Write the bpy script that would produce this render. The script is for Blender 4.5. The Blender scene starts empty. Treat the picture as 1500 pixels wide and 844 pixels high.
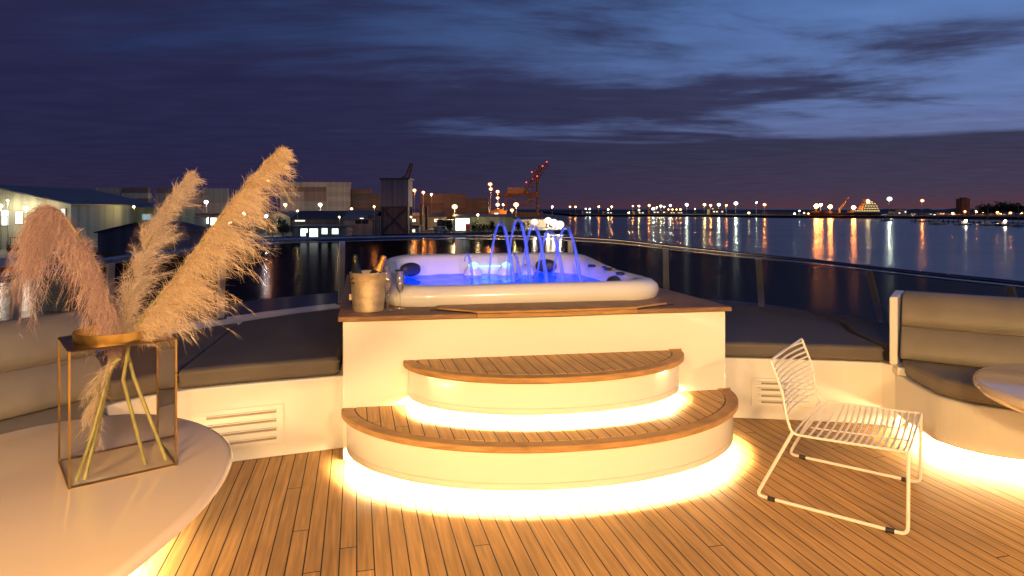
import bpy, math, random
import numpy as np
from mathutils import Vector, Matrix
random.seed(7); rng = np.random.default_rng(11)
S = bpy.context.scene; C = S.collection
F = 930.0; EYE = 1.5; HY = 305.0
R = math.radians
def W(px, py, Y): return Vector(((px-750)*Y/F, Y, EYE-(py-HY)*Y/F))
def G(px, py, z):
    Y = (EYE-z)*F/(py-HY); return Vector(((px-750)*Y/F, Y, z))

# ------------------------------------------------------------------ materials
def nt(name):
    m = bpy.data.materials.new(name); m.use_nodes = True
    t = m.node_tree; t.nodes.clear(); out = t.nodes.new('ShaderNodeOutputMaterial')
    return m, t, out
def N(t, ty, **kw):
    n = t.nodes.new(ty)
    for k, v in kw.items():
        if k.startswith('i_'): n.inputs[k[2:].replace('_', ' ')].default_value = v
        else: setattr(n, k, v)
    return n
def L(t, a, b): t.links.new(a, b)
def M2(t, op, a, b=None, c=None):
    n = t.nodes.new('ShaderNodeMath'); n.operation = op
    for i, v in enumerate((a, b, c)):
        if v is None: continue
        if isinstance(v, (int, float)): n.inputs[i].default_value = v
        else: L(t, v, n.inputs[i])
    return n.outputs[0]
def mat(name, col, rough=.5, metal=0, var=.12, vscale=6, bump=0, bscale=40, coat=0, spec=.5, stretch=(1,1,1), dirt=None):
    m, t, out = nt(name)
    b = N(t, 'ShaderNodeBsdfPrincipled'); b.inputs['Roughness'].default_value = rough
    b.inputs['Metallic'].default_value = metal; b.inputs['Coat Weight'].default_value = coat
    b.inputs['Coat Roughness'].default_value = .05; b.inputs['Specular IOR Level'].default_value = spec
    tc = N(t, 'ShaderNodeTexCoord'); mp = N(t, 'ShaderNodeMapping'); mp.inputs['Scale'].default_value = stretch
    L(t, tc.outputs['Object'], mp.inputs['Vector'])
    no = N(t, 'ShaderNodeTexNoise'); no.inputs['Scale'].default_value = vscale; no.inputs['Detail'].default_value = 5
    L(t, mp.outputs[0], no.inputs['Vector'])
    rp = N(t, 'ShaderNodeValToRGB')
    d = dirt or tuple(c*(1-var*2) for c in col)
    rp.color_ramp.elements[0].position = .3; rp.color_ramp.elements[0].color = (*d, 1)
    rp.color_ramp.elements[1].position = .65; rp.color_ramp.elements[1].color = (*[min(1, c*(1+var*.4)) for c in col], 1)
    L(t, no.outputs['Fac'], rp.inputs[0]); L(t, rp.outputs[0], b.inputs['Base Color'])
    rr = M2(t, 'MULTIPLY_ADD', no.outputs['Fac'], .15, rough-.07); L(t, rr, b.inputs['Roughness'])
    if bump:
        n2 = N(t, 'ShaderNodeTexNoise'); n2.inputs['Scale'].default_value = bscale; n2.inputs['Detail'].default_value = 3
        L(t, mp.outputs[0], n2.inputs['Vector'])
        bp = N(t, 'ShaderNodeBump'); bp.inputs['Strength'].default_value = bump; bp.inputs['Distance'].default_value = .01
        L(t, n2.outputs['Fac'], bp.inputs['Height']); L(t, bp.outputs[0], b.inputs['Normal'])
    L(t, b.outputs[0], out.inputs[0]); return m
def emis(name, col, s):
    m, t, out = nt(name); e = N(t, 'ShaderNodeEmission'); e.inputs[0].default_value = (*col, 1); e.inputs[1].default_value = s
    L(t, e.outputs[0], out.inputs[0]); return m
def glass(name, tint, refl=.12, rough=.02, base=.0, scat=None):
    m, t, out = nt(name)
    tr = N(t, 'ShaderNodeBsdfTransparent'); tr.inputs[0].default_value = (*tint, 1)
    gl = N(t, 'ShaderNodeBsdfGlossy'); gl.inputs['Roughness'].default_value = rough; gl.inputs[0].default_value = (.9, .9, .9, 1)
    lw = N(t, 'ShaderNodeLayerWeight'); lw.inputs[0].default_value = refl
    fac = M2(t, 'MULTIPLY_ADD', lw.outputs['Fresnel'], 1.0, base)
    fac = M2(t, 'MINIMUM', fac, 1.0)
    mx = N(t, 'ShaderNodeMixShader'); L(t, fac, mx.inputs[0]); L(t, tr.outputs[0], mx.inputs[1]); L(t, gl.outputs[0], mx.inputs[2])
    last = mx
    if scat:
        df = N(t, 'ShaderNodeBsdfTranslucent'); df.inputs[0].default_value = (*scat[0], 1)
        d2 = N(t, 'ShaderNodeBsdfDiffuse'); d2.inputs[0].default_value = (*scat[0], 1)
        ad = N(t, 'ShaderNodeMixShader'); ad.inputs[0].default_value = .5; L(t, df.outputs[0], ad.inputs[1]); L(t, d2.outputs[0], ad.inputs[2])
        m3 = N(t, 'ShaderNodeMixShader'); m3.inputs[0].default_value = scat[1]; L(t, mx.outputs[0], m3.inputs[1]); L(t, ad.outputs[0], m3.inputs[2]); last = m3
    L(t, last.outputs[0], out.inputs[0]); return m

AX = R(13.8)   # the yacht's centreline points this far left of the view
def teak(name, pw=.072, plen=3.6, caulk=.08, base=(.52,.305,.115), planks=True):
    m, t, out = nt(name)
    tc = N(t, 'ShaderNodeTexCoord'); mp = N(t, 'ShaderNodeMapping'); mp.vector_type = 'POINT'
    mp.inputs['Rotation'].default_value = (0, 0, -AX); L(t, tc.outputs['Object'], mp.inputs['Vector'])
    sp = N(t, 'ShaderNodeSeparateXYZ'); L(t, mp.outputs[0], sp.inputs[0])
    x = M2(t, 'DIVIDE', sp.outputs[0], pw); row = M2(t, 'FLOOR', x); fu = M2(t, 'FRACT', x)
    wn = N(t, 'ShaderNodeTexWhiteNoise', noise_dimensions='1D'); L(t, row, wn.inputs['W'])
    v = M2(t, 'DIVIDE', sp.outputs[1], plen); v = M2(t, 'MULTIPLY_ADD', wn.outputs['Value'], 7.3, v)
    col = M2(t, 'FLOOR', v); fv = M2(t, 'FRACT', v)
    cb = N(t, 'ShaderNodeCombineXYZ'); L(t, row, cb.inputs[0]); L(t, col, cb.inputs[1])
    w2 = N(t, 'ShaderNodeTexWhiteNoise', noise_dimensions='2D'); L(t, cb.outputs[0], w2.inputs['Vector'])
    # grain
    m2 = N(t, 'ShaderNodeMapping'); m2.inputs['Scale'].default_value = (60, 3.0, 10) if planks else (9, 9, 60); L(t, mp.outputs[0], m2.inputs['Vector'])
    ofs = N(t, 'ShaderNodeVectorMath', operation='ADD'); L(t, m2.outputs[0], ofs.inputs[0])
    sc = N(t, 'ShaderNodeVectorMath', operation='SCALE'); L(t, w2.outputs['Color'], sc.inputs[0]); sc.inputs[3].default_value = 40
    if planks: L(t, sc.outputs[0], ofs.inputs[1])
    gr = N(t, 'ShaderNodeTexNoise'); gr.inputs['Scale'].default_value = 1; gr.inputs['Detail'].default_value = 6; gr.inputs['Distortion'].default_value = .4
    L(t, ofs.outputs[0], gr.inputs['Vector'])
    st = N(t, 'ShaderNodeTexNoise'); st.inputs['Scale'].default_value = 2.2; st.inputs['Detail'].default_value = 6; L(t, tc.outputs['Object'], st.inputs['Vector'])
    rp = N(t, 'ShaderNodeValToRGB'); e = rp.color_ramp.elements
    e[0].position = .25; e[0].color = (*[c*.62 for c in base], 1); e[1].position = .75; e[1].color = (*[c*1.25 for c in base], 1)
    L(t, gr.outputs['Fac'], rp.inputs[0])
    hv = N(t, 'ShaderNodeHueSaturation'); L(t, rp.outputs[0], hv.inputs['Color'])
    val = M2(t, 'MULTIPLY_ADD', w2.outputs['Value'] if planks else st.outputs['Fac'], .16, .88)
    val = M2(t, 'MULTIPLY', val, M2(t, 'MULTIPLY_ADD', st.outputs['Fac'], .7, .66)); L(t, val, hv.inputs['Value'])
    b = N(t, 'ShaderNodeBsdfPrincipled'); b.inputs['Specular IOR Level'].default_value = .3
    rg = M2(t, 'MULTIPLY_ADD', gr.outputs['Fac'], .3, .42); L(t, rg, b.inputs['Roughness'])
    bp = N(t, 'ShaderNodeBump'); bp.inputs['Strength'].default_value = .35; bp.inputs['Distance'].default_value = .002
    if planks:
        c1 = M2(t, 'LESS_THAN', fu, caulk); c2 = M2(t, 'LESS_THAN', fv, .0016); ck = M2(t, 'MAXIMUM', c1, c2)
        mx = N(t, 'ShaderNodeMix', data_type='RGBA'); L(t, ck, mx.inputs[0]); L(t, hv.outputs[0], mx.inputs[6]); mx.inputs[7].default_value = (.012, .008, .005, 1)
        L(t, mx.outputs[2], b.inputs['Base Color'])
        h = M2(t, 'SUBTRACT', M2(t, 'MULTIPLY', gr.outputs['Fac'], .4), ck); L(t, h, bp.inputs['Height'])
    else:
        L(t, hv.outputs[0], b.inputs['Base Color']); L(t, gr.outputs['Fac'], bp.inputs['Height'])
    L(t, bp.outputs[0], b.inputs['Normal']); L(t, b.outputs[0], out.inputs[0]); return m

TEAK = teak('teak_planks'); TRIM = teak('teak_trim', planks=False, base=(.43, .245, .095))
TOPT = teak('teak_weathered', planks=False, base=(.26, .15, .085))
GEL = mat('white_gelcoat', (.80, .79, .76), .22, var=.004, vscale=2, coat=.3)
TABW = mat('white_lacquer', (.74, .60, .44), .12, var=.02, vscale=2, coat=1)
TUBW = mat('tub_acrylic', (.80, .79, .80), .2, var=.03, vscale=3, coat=.6)
LEA = mat('taupe_vinyl', (.20, .178, .155), .5, var=.08, vscale=4, bump=.25, bscale=220)
PIPE = mat('vinyl_piping', (.13, .11, .09), .45, var=.05)
LEB = mat('pad_vinyl', (.098, .088, .088), .55, var=.10, vscale=3, bump=.25, bscale=200)
STEEL = mat('polished_steel', (.22, .23, .27), .22, metal=1, var=.04)
DSTEEL = mat('brushed_post_steel', (.33, .35, .42), .3, metal=.9, var=.05)
BRASS = mat('brass', (.42, .27, .09), .3, metal=1, var=.15, vscale=14)
GOLD = mat('gold_foil', (.85, .42, .12), .35, metal=.7, var=.15, vscale=60, bump=.6, bscale=120)
BLK = mat('black_rubber', (.02, .02, .022), .5, var=.1)
POW = mat('white_powder_coat', (.82, .80, .77), .35, var=.02)
BUCK = mat('hammered_silver', (.60, .49, .36), .36, metal=.55, var=.14, vscale=14, bump=.4, bscale=90, stretch=(1,1,2))
BOTG = mat('bottle_green_glass', (.015, .022, .012), .08, var=.05, coat=1)
SCREEN = glass('tinted_screen_glass', (.22, .20, .21), .035)
CLEAR = glass('clear_vase_glass', (.975, .965, .93), .05, base=.03)
FLUTE = glass('flute_glass', (.95, .95, .95), .3, base=.12, scat=((.95, .9, .85), .07))
POOL = glass('tub_water', (.10, .36, 1.0), .22, rough=.06, base=.02, scat=((.06, .35, .95), .30))
STEMM = mat('grass_stem', (.27, .25, .09), .5, var=.15, vscale=30)
def led(name, col, s): return emis(name, col, s)
WARM = (1.0, .62, .24)
LEDM = led('warm_led', (1.0, .69, .33), 560)
LEDS = led('warm_led_step', (1.0, .70, .34), 620)

def plume_mat(name, c1, c2):
    m, t, out = nt(name)
    ge = N(t, 'ShaderNodeNewGeometry'); rp = N(t, 'ShaderNodeValToRGB')
    rp.color_ramp.elements[0].color = (*c1, 1); rp.color_ramp.elements[1].color = (*c2, 1)
    L(t, ge.outputs['Random Per Island'], rp.inputs[0])
    d = N(t, 'ShaderNodeBsdfDiffuse'); tr = N(t, 'ShaderNodeBsdfTranslucent'); L(t, rp.outputs[0], d.inputs[0]); L(t, rp.outputs[0], tr.inputs[0])
    mx = N(t, 'ShaderNodeMixShader'); mx.inputs[0].default_value = .3; L(t, d.outputs[0], mx.inputs[1]); L(t, tr.outputs[0], mx.inputs[2])
    L(t, mx.outputs[0], out.inputs[0]); return m

# ------------------------------------------------------------------ object helpers
def tag(o, label=None, cat=None, group=None, kind=None):
    if label: o['label'] = label
    if cat: o['category'] = cat
    if group: o['group'] = group
    if kind: o['kind'] = kind
    return o
def thing(name, label, cat, loc, group=None):
    o = bpy.data.objects.new(name, None); o.empty_display_size = .1; C.objects.link(o); o.location = loc
    return tag(o, label, cat, group)
def root_loc(p):
    v = Vector((0, 0, 0))
    while p is not None: v += p.location; p = p.parent
    return v
class MB:
    def __init__(s): s.v = []; s.f = []
    def add(s, vs, fs):
        o = len(s.v); s.v += [tuple(x) for x in vs]; s.f += [tuple(i+o for i in f) for f in fs]; return s
    def box(s, c, d, rz=0, M=None):
        x, y, z = d[0]/2, d[1]/2, d[2]/2; ca, sa = math.cos(rz), math.sin(rz); vs = []
        for i in (-1, 1):
            for j in (-1, 1):
                for k in (-1, 1):
                    p = (i*x, j*y); vs.append((c[0]+p[0]*ca-p[1]*sa, c[1]+p[0]*sa+p[1]*ca, c[2]+k*z))
        return s.add(vs, [(0,1,3,2),(4,6,7,5),(0,4,5,1),(2,3,7,6),(0,2,6,4),(1,5,7,3)])
    def prism(s, pts, z0, z1, topinset=None):
        n = len(pts); a = sum(pts[i][0]*pts[(i+1)%n][1]-pts[(i+1)%n][0]*pts[i][1] for i in range(n))
        if a < 0: pts = pts[::-1]
        f0 = (lambda i: z0[i]) if hasattr(z0, '__len__') else (lambda i: z0)
        vs = [(p[0], p[1], z0) for p in pts]+[(p[0], p[1], z1) for p in pts]
        return s.add(vs, [tuple(range(n))[::-1], tuple(range(n, 2*n))]+[(i, (i+1)%n, n+(i+1)%n, n+i) for i in range(n)])
    def rings(s, rings, cap0=True, cap1=True, closed=True):
        n = len(rings[0]); vs = [p for r in rings for p in r]; fs = []
        for k in range(len(rings)-1):
            for i in range(n if closed else n-1):
                j = (i+1) % n; fs.append((k*n+i, k*n+j, (k+1)*n+j, (k+1)*n+i))
        if cap0: fs.append(tuple(range(n))[::-1])
        if cap1: fs.append(tuple((len(rings)-1)*n+i for i in range(n)))
        return s.add(vs, fs)
    def tube(s, pts, r, n=8, closed=False):
        pts = [Vector(p) for p in pts]; rs = r if hasattr(r, '__len__') else [r]*len(pts); rings = []
        T0 = None; up = None
        for i, p in enumerate(pts):
            if closed: T = (pts[(i+1) % len(pts)]-pts[i-1])
            else: T = pts[min(i+1, len(pts)-1)]-pts[max(i-1, 0)]
            T.normalize()
            if up is None: up = Vector((0, 0, 1)) if abs(T.z) < .9 else Vector((1, 0, 0))
            A = T.cross(up).normalized(); B = A.cross(T).normalized(); up = B
            rings.append([p+(A*math.cos(2*math.pi*k/n)+B*math.sin(2*math.pi*k/n))*rs[i] for k in range(n)])
        if closed: rings.append(rings[0]); return s.rings(rings, False, False)
        return s.rings(rings)
    def bar(s, a, b, w): return s.tube([a, b], w*.7, 4)
    def lathe(s, prof, c=(0,0,0), n=32, tilt=None):
        rings = []
        for r, z in prof:
            rg = []
            for k in range(n):
                p = Vector((r*math.cos(2*math.pi*k/n), r*math.sin(2*math.pi*k/n), z))
                if tilt is not None: p = tilt @ p
                rg.append(p+Vector(c))
            rings.append(rg)
        return s.rings(rings, cap0=prof[0][0] > 1e-4, cap1=prof[-1][0] > 1e-4)
    def sphere(s, c, r, n=12, sz=1):
        return s.lathe([(max(r*math.sin(math.pi*k/n), 1e-5), -r*math.cos(math.pi*k/n)*sz) for k in range(n+1)], c, n*2)
    def build(s, name, m, parent=None, smooth=None, bevel=0, segs=2, sub=0):
        me = bpy.data.meshes.new(name); o = bpy.data.objects.new(name, me); C.objects.link(o)
        v = s.v
        if parent is not None:
            q = root_loc(parent); v = [(a[0]-q.x, a[1]-q.y, a[2]-q.z) for a in v]
        me.from_pydata(v, [], s.f); me.validate(); me.update()
        if m: me.materials.append(m)
        if smooth is not None:
            me.polygons.foreach_set('use_smooth', [True]*len(me.polygons))
            me.set_sharp_from_angle(angle=R(smooth))
        if bevel:
            b = o.modifiers.new('bevel', 'BEVEL'); b.width = bevel; b.segments = segs; b.limit_method = 'ANGLE'; b.angle_limit = R(40)
        if parent is not None: o.parent = parent
        return o
def cat(pts, n=8, closed=False):
    P = [Vector(p) for p in pts]; out = []; k = len(P)
    if k < 3: return P
    rng_ = range(k) if closed else range(k-1)
    for i in rng_:
        if closed: a, b, c, d = P[i-1], P[i], P[(i+1) % k], P[(i+2) % k]
        else: a, b, c, d = P[max(i-1, 0)], P[i], P[i+1], P[min(i+2, k-1)]
        for j in range(n):
            t = j/n; out.append(.5*((2*b)+(c-a)*t+(2*a-5*b+4*c-d)*t*t+(3*b-a-3*c+d)*t**3))
    if not closed: out.append(P[-1])
    return out
def off2(pts, d):
    out = []
    for i, p in enumerate(pts):
        a = pts[max(i-1, 0)]; b = pts[min(i+1, len(pts)-1)]; tx, ty = b[0]-a[0], b[1]-a[1]; l = math.hypot(tx, ty) or 1
        out.append((p[0]-ty/l*d, p[1]+tx/l*d))
    return out
def strip(mb, a, b):  # faces between two 3D polylines of same length
    n = len(a); return mb.add(list(a)+list(b), [(i, i+1, n+i+1, n+i) for i in range(n-1)])

# ------------------------------------------------------------------ camera, world
cam = bpy.data.cameras.new('camera'); co = bpy.data.objects.new('camera', cam); C.objects.link(co); S.camera = co
co.location = (0, 0, EYE); co.rotation_euler = (R(90), 0, 0)
cam.sensor_width = 36; cam.lens = 36*F/1500; cam.shift_y = -(422-HY)/1500; cam.clip_end = 20000; cam.clip_start = .02
DLE = 1350
S.cycles.diffuse_bounces = 6; S.cycles.max_bounces = 14; S.cycles.transparent_max_bounces = 24; S.cycles.sample_clamp_indirect = 6
S.view_settings.view_transform = 'Standard'; S.view_settings.look = 'None'; S.view_settings.exposure = 0; S.view_settings.gamma = 1

wd = bpy.data.worlds.new('World'); S.world = wd; wd.use_nodes = True
t = wd.node_tree; t.nodes.clear()
wo = N(t, 'ShaderNodeOutputWorld'); bg = N(t, 'ShaderNodeBackground'); L(t, bg.outputs[0], wo.inputs[0])
tc = N(t, 'ShaderNodeTexCoord'); sp = N(t, 'ShaderNodeSeparateXYZ'); L(t, tc.outputs['Generated'], sp.inputs[0])
zz = M2(t, 'MAXIMUM', sp.outputs[2], 0.0)
azx = M2(t, 'ARCTAN2', sp.outputs[0], sp.outputs[1])
az = N(t, 'ShaderNodeMapRange', interpolation_type='SMOOTHSTEP'); az.inputs[1].default_value = -.55; az.inputs[2].default_value = .75; L(t, azx, az.inputs[0])
def ramp(stops, fac):
    r = N(t, 'ShaderNodeValToRGB'); e = r.color_ramp.elements
    while len(e) < len(stops): e.new(.5)
    for el, (p, c) in zip(e, stops): el.position = p; el.color = (*c, 1)
    L(t, fac, r.inputs[0]); return r.outputs[0]
def srgb(r, g, b): return tuple((c/255/12.92 if c < 10.3 else ((c/255+.055)/1.055)**2.4) for c in (r, g, b))
clearL = ramp([(0, srgb(48, 40, 66)), (.05, srgb(46, 44, 76)), (.15, srgb(42, 52, 92)), (.4, srgb(34, 50, 92)), (1, srgb(28, 36, 76))], zz)
clearR = ramp([(0, srgb(118, 66, 76)), (.02, srgb(104, 68, 88)), (.07, srgb(98, 104, 144)), (.14, srgb(98, 118, 168)), (.3, srgb(88, 122, 180)), (1, srgb(60, 90, 150))], zz)
cloudL = ramp([(0, srgb(44, 38, 64)), (.1, srgb(38, 38, 70)), (.35, srgb(40, 43, 78)), (1, srgb(30, 30, 62))], zz)
cloudR = ramp([(0, srgb(86, 56, 66)), (.025, srgb(68, 58, 78)), (.09, srgb(56, 56, 80)), (.2, srgb(58, 62, 94)), (.4, srgb(52, 64, 102)), (1, srgb(50, 60, 105))], zz)
def mixc(f, a, b):
    n = N(t, 'ShaderNodeMix', data_type='RGBA'); L(t, f, n.inputs[0]); L(t, a, n.inputs[6]); L(t, b, n.inputs[7]); return n.outputs[2]
clear = mixc(az.outputs[0], clearL, clearR); cloud = mixc(az.outputs[0], cloudL, cloudR)
# cloud layer projected on a flat sheet overhead
den = M2(t, 'ADD', zz, .045)
px_ = M2(t, 'DIVIDE', sp.outputs[0], den); py_ = M2(t, 'DIVIDE', sp.outputs[1], den)
cb = N(t, 'ShaderNodeCombineXYZ'); L(t, px_, cb.inputs[0]); L(t, py_, cb.inputs[1])
mp = N(t, 'ShaderNodeMapping'); mp.inputs['Rotation'].default_value = (0, 0, R(-12)); mp.inputs['Scale'].default_value = (.5, .95, 1); mp.inputs['Location'].default_value = (3.1, 1.7, 0); L(t, cb.outputs[0], mp.inputs[0])
n1 = N(t, 'ShaderNodeTexNoise'); n1.inputs['Scale'].default_value = .75; n1.inputs['Detail'].default_value = 8; n1.inputs['Roughness'].default_value = .62; n1.inputs['Distortion'].default_value = .35; L(t, mp.outputs[0], n1.inputs['Vector'])
# the bank low over the horizon and the fuller cover on the left
bank = N(t, 'ShaderNodeMapRange', interpolation_type='SMOOTHSTEP'); bank.inputs[1].default_value = .125; bank.inputs[2].default_value = .085; bank.inputs[3].default_value = 0; bank.inputs[4].default_value = .5
wob = M2(t, 'MULTIPLY_ADD', n1.outputs['Fac'], .035, zz); L(t, wob, bank.inputs[0])
thr = M2(t, 'MULTIPLY_ADD', az.outputs[0], -.22, .14)
cv = M2(t, 'ADD', M2(t, 'ADD', n1.outputs['Fac'], thr), bank.outputs[0])
cm = N(t, 'ShaderNodeMapRange', interpolation_type='SMOOTHSTEP'); cm.inputs[1].default_value = .40; cm.inputs[2].default_value = .58; L(t, cv, cm.inputs[0])
skc = mixc(cm.outputs[0], clear, cloud)
# fine variation inside the clouds
n2 = N(t, 'ShaderNodeTexNoise'); n2.inputs['Scale'].default_value = 4.2; n2.inputs['Detail'].default_value = 4; L(t, mp.outputs[0], n2.inputs['Vector'])
vv = M2(t, 'MULTIPLY_ADD', n2.outputs['Fac'], .6, .72)
sv = N(t, 'ShaderNodeVectorMath', operation='SCALE'); L(t, skc, sv.inputs[0]); L(t, vv, sv.inputs[3])
L(t, sv.outputs[0], bg.inputs[0]); bg.inputs[1].default_value = 1.0

# ------------------------------------------------------------------ water
m, t, out = nt('harbour_water')
b = N(t, 'ShaderNodeBsdfPrincipled'); b.inputs['Base Color'].default_value = (.006, .009, .016, 1); b.inputs['Roughness'].default_value = .17; b.inputs['IOR'].default_value = 1.33
tc = N(t, 'ShaderNodeTexCoord'); mp = N(t, 'ShaderNodeMapping'); mp.inputs['Scale'].default_value = (.16, .5, 1); L(t, tc.outputs['Object'], mp.inputs[0])
no = N(t, 'ShaderNodeTexNoise'); no.inputs['Scale'].default_value = 1; no.inputs['Detail'].default_value = 5; L(t, mp.outputs[0], no.inputs['Vector'])
m3 = N(t, 'ShaderNodeMapping'); m3.inputs['Scale'].default_value = (.008, .03, 1); L(t, tc.outputs['Object'], m3.inputs[0])
nb = N(t, 'ShaderNodeTexNoise'); nb.inputs['Scale'].default_value = 1; nb.inputs['Detail'].default_value = 4; L(t, m3.outputs[0], nb.inputs['Vector'])
rg = M2(t, 'MULTIPLY_ADD', nb.outputs['Fac'], .20, .11); L(t, rg, b.inputs['Roughness'])
bp = N(t, 'ShaderNodeBump'); bp.inputs['Strength'].default_value = .28; bp.inputs['Distance'].default_value = .25; L(t, no.outputs['Fac'], bp.inputs['Height']); L(t, bp.outputs[0], b.inputs['Normal'])
L(t, b.outputs[0], out.inputs[0]); WATER = m
WZ = -7.5
mb = MB(); mb.add([(-6000, -500, WZ), (6000, -500, WZ), (6000, 9000, WZ), (-6000, 9000, WZ)], [(0, 1, 2, 3)])
tag(mb.build('water', WATER), kind='structure')

# ------------------------------------------------------------------ yacht: deck, hull
RAIL = [(-3.38, -3.2, 1.08), (-3.36, -1.0, 1.08), (-3.3, 1.2, 1.08), (-3.18, 2.6, 1.085), (-3.02, 3.75, 1.097), (-2.95, 4.25, 1.12), (-2.83, 4.75, 1.144), (-2.5, 5.3, 1.178), (-2.12, 5.8, 1.21),
        (-1.67, 6.22, 1.206), (-1.1, 6.57, 1.204), (-.4, 6.82, 1.2), (.35, 6.9, 1.19), (1.1, 6.8, 1.156), (1.78, 6.6, 1.09), (2.45, 6.3, 1.03), (2.88, 5.95, 1.0), (3.19, 5.4, .98),
        (3.42, 4.9, .973), (3.59, 4.45, .972), (3.85, 3.4, .97), (4.0, 2.0, .97), (4.05, -1.0, .97), (4.05, -3.2, .97)]
rail = cat(RAIL, 8)
nr = len(rail)
coam = []
for i, p in enumerate(rail):
    a = rail[max(i-1, 0)]; c = rail[min(i+1, nr-1)]; T = Vector((c.x-a.x, c.y-a.y)).normalized(); nrm = Vector((-T.y, T.x))  # outward is left of travel? fixed below
    if nrm.dot(Vector((p.x-.3, p.y-2.5))) < 0: nrm = -nrm
    k = .03+.16*max(0, min(1, (p.x-.5)/2))
    coam.append((p.x+nrm.x*k, p.y+nrm.y*k))
hull = thing('yacht_hull', 'white yacht hull with raised curved bow coaming around the teak sundeck', 'yacht', (.3, 3, WZ))
cin = []; cout = []; fore = []
for i, (p, c) in enumerate(zip(rail, coam)):
    d = Vector((c[0]-.3, c[1]-2.0)); a = rail[max(i-1, 0)]; e = rail[min(i+1, nr-1)]
    T = Vector((e.x-a.x, e.y-a.y)).normalized(); nrm = Vector((-T.y, T.x))
    if nrm.dot(Vector((p.x-.3, p.y-2.5))) < 0: nrm = -nrm
    cin.append((c[0]-nrm.x*.30, c[1]-nrm.y*.30)); cout.append((c[0]+nrm.x*.06, c[1]+nrm.y*.06))
    bow = max(0, nrm.dot(Vector((-.4, .916))))**2
    fore.append((c[0]+nrm.x*(.3+1.9*bow), c[1]+nrm.y*(.3+1.9*bow)))
mb = MB(); CT = .555
ctz = lambda x: .555-.10*max(0, min(1, (x+.3)/1.2))
VC = lambda l, dz=0: [(p[0], p[1], ctz(p[0])+dz) for p in l]
V3 = lambda l, z: [(p[0], p[1], z) for p in l]
strip(mb, V3(cin, .40), VC(cin)); strip(mb, VC(cin), VC(cout)); strip(mb, VC(cout), V3(cout, .38))
mb.build('coaming', GEL, hull, smooth=40)
mb = MB(); strip(mb, V3(cout, .40), V3(fore, .38)); mb.build('foredeck', GEL, hull, smooth=40)
mb = MB()
cx, cy = .3, 2.0
prof = [(1, .38), (1.0, .30), (.985, -1), (.93, -3.5), (.82, -6), (.74, WZ-.8)]
lines = []
for k, z in prof: lines.append([(cx+(p[0]-cx)*k, cy+(p[1]-cy)*(k if p[1] > cy else 1), z) for p in fore])
for a, c in zip(lines, lines[1:]): strip(mb, a, c)
mb.build('hull_side', GEL, hull, smooth=50)
dk = [(p[0], p[1]) for p in cin]
mb = MB(); mb.prism(dk+[(3.7, -3.6), (-3.0, -3.6)], -.12, 0)
tag(mb.build('deck', TEAK), kind='structure')

# ------------------------------------------------------------------ railing
rl = thing('guard_rail', 'polished steel rail with tinted glass screen curving round the sundeck', 'railing', (0, 6.8, CT))
MB().tube([p for p in rail], .018, 10).build('top_rail', STEEL, rl, smooth=60)
mb = MB(); low = [p-Vector((0, 0, .032)) for p in rail]; mb.tube(low, .007, 6); mb.build('glass_channel', STEEL, rl, smooth=60)
gt = [(p.x, p.y, p.z-.03) for p in rail]; gb = [(c[0], c[1], ctz(c[0])+.012) for c in coam]
# panels between posts
def nearest(px):
    return min(range(nr), key=lambda i: abs(rail[i].x/max(rail[i].y, .1)-(px-750)/F) + (10 if rail[i].y < 2.5 else 0))
posts = sorted([nearest(p) for p in (30, 160, 320, 501, 669, 840, 981, 1113, 1277, 1478)]+[4, 14, nr-14, nr-4])
cuts = [0]+posts+[nr-1]
for a, c in zip(cuts, cuts[1:]):
    if c-a < 1: continue
    mb = MB(); strip(mb, gt[a:c+1], gb[a:c+1]); mb.build('glass_panel', SCREEN, rl, smooth=60)
for i in posts:
    a = Vector(gb[i]); c = Vector(gt[i]); T = Vector(rail[min(i+1, nr-1)]-rail[max(i-1, 0)]); T.z = 0; T.normalize(); nn = Vector((T.y, -T.x, 0))
    if nn.dot(Vector((a.x-.3, a.y-2.5, 0))) > 0: nn = -nn
    mb = MB(); w, d = .030, .010
    rg = []
    for q in (a, c):
        q = q+nn*.014; rg.append([q+T*w+nn*d, q-T*w+nn*d, q-T*w-nn*d, q+T*w-nn*d])
    mb.rings(rg); o = mb.build('post', DSTEEL, rl, bevel=.003)
    b2 = MB().box((a.x+nn.x*.014, a.y+nn.y*.014, a.z-.004), (.09, .05, .014), math.atan2(T.y, T.x)); b2.build('base_plate', STEEL, o, bevel=.003)
    for dz in (.06, .12):
        q = a.lerp(c, .5)+Vector((0, 0, dz-.2))
# ------------------------------------------------------------------ bench bases
FL = Vector((-1.005, 3.77)); FR = Vector((1.40, 4.16)); SD = Vector((-.232, .973))
BL = FL+SD*2.4; BR = FR+SD*2.36
def idx(pt): return min(range(nr), key=lambda i: (cin[i][0]-pt[0])**2+(cin[i][1]-pt[1])**2)
def seg(a, b): return [cin[i] for i in range(min(a, b), max(a, b)+1)]
iBL = idx((-1.6, 5.95)); iLE = idx((-2.7, 3.55)); iBR = idx((.95, 6.5)); iRE = idx((3.1, 4.75))
WL = [(-1.0, 3.985), (-1.05, 3.96), (-1.64, 3.742), (-1.85, 3.655), (-2.02, 3.52), (-2.14, 3.36)]
WR = [(1.36, 4.55), (1.52, 4.53), (1.90, 4.485), (2.3, 4.43), (2.55, 4.38), (2.62, 4.30)]
outL = seg(iLE, iBL)           # from left end round to box back
outR = seg(iBR, iRE)
bl = thing('sunpad_plinth', 'white moulded plinth with slatted vent, left of the hot tub', 'bench base', (-1.9, 4.6, 0), 'white plinths under the sun pads')
MB().prism(WL[::-1][::-1]+[(-2.36, 3.5)]+outL+[(-1.35, 5.9)], .002, .455).build('wall_panel', GEL, bl, bevel=.01)
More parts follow.
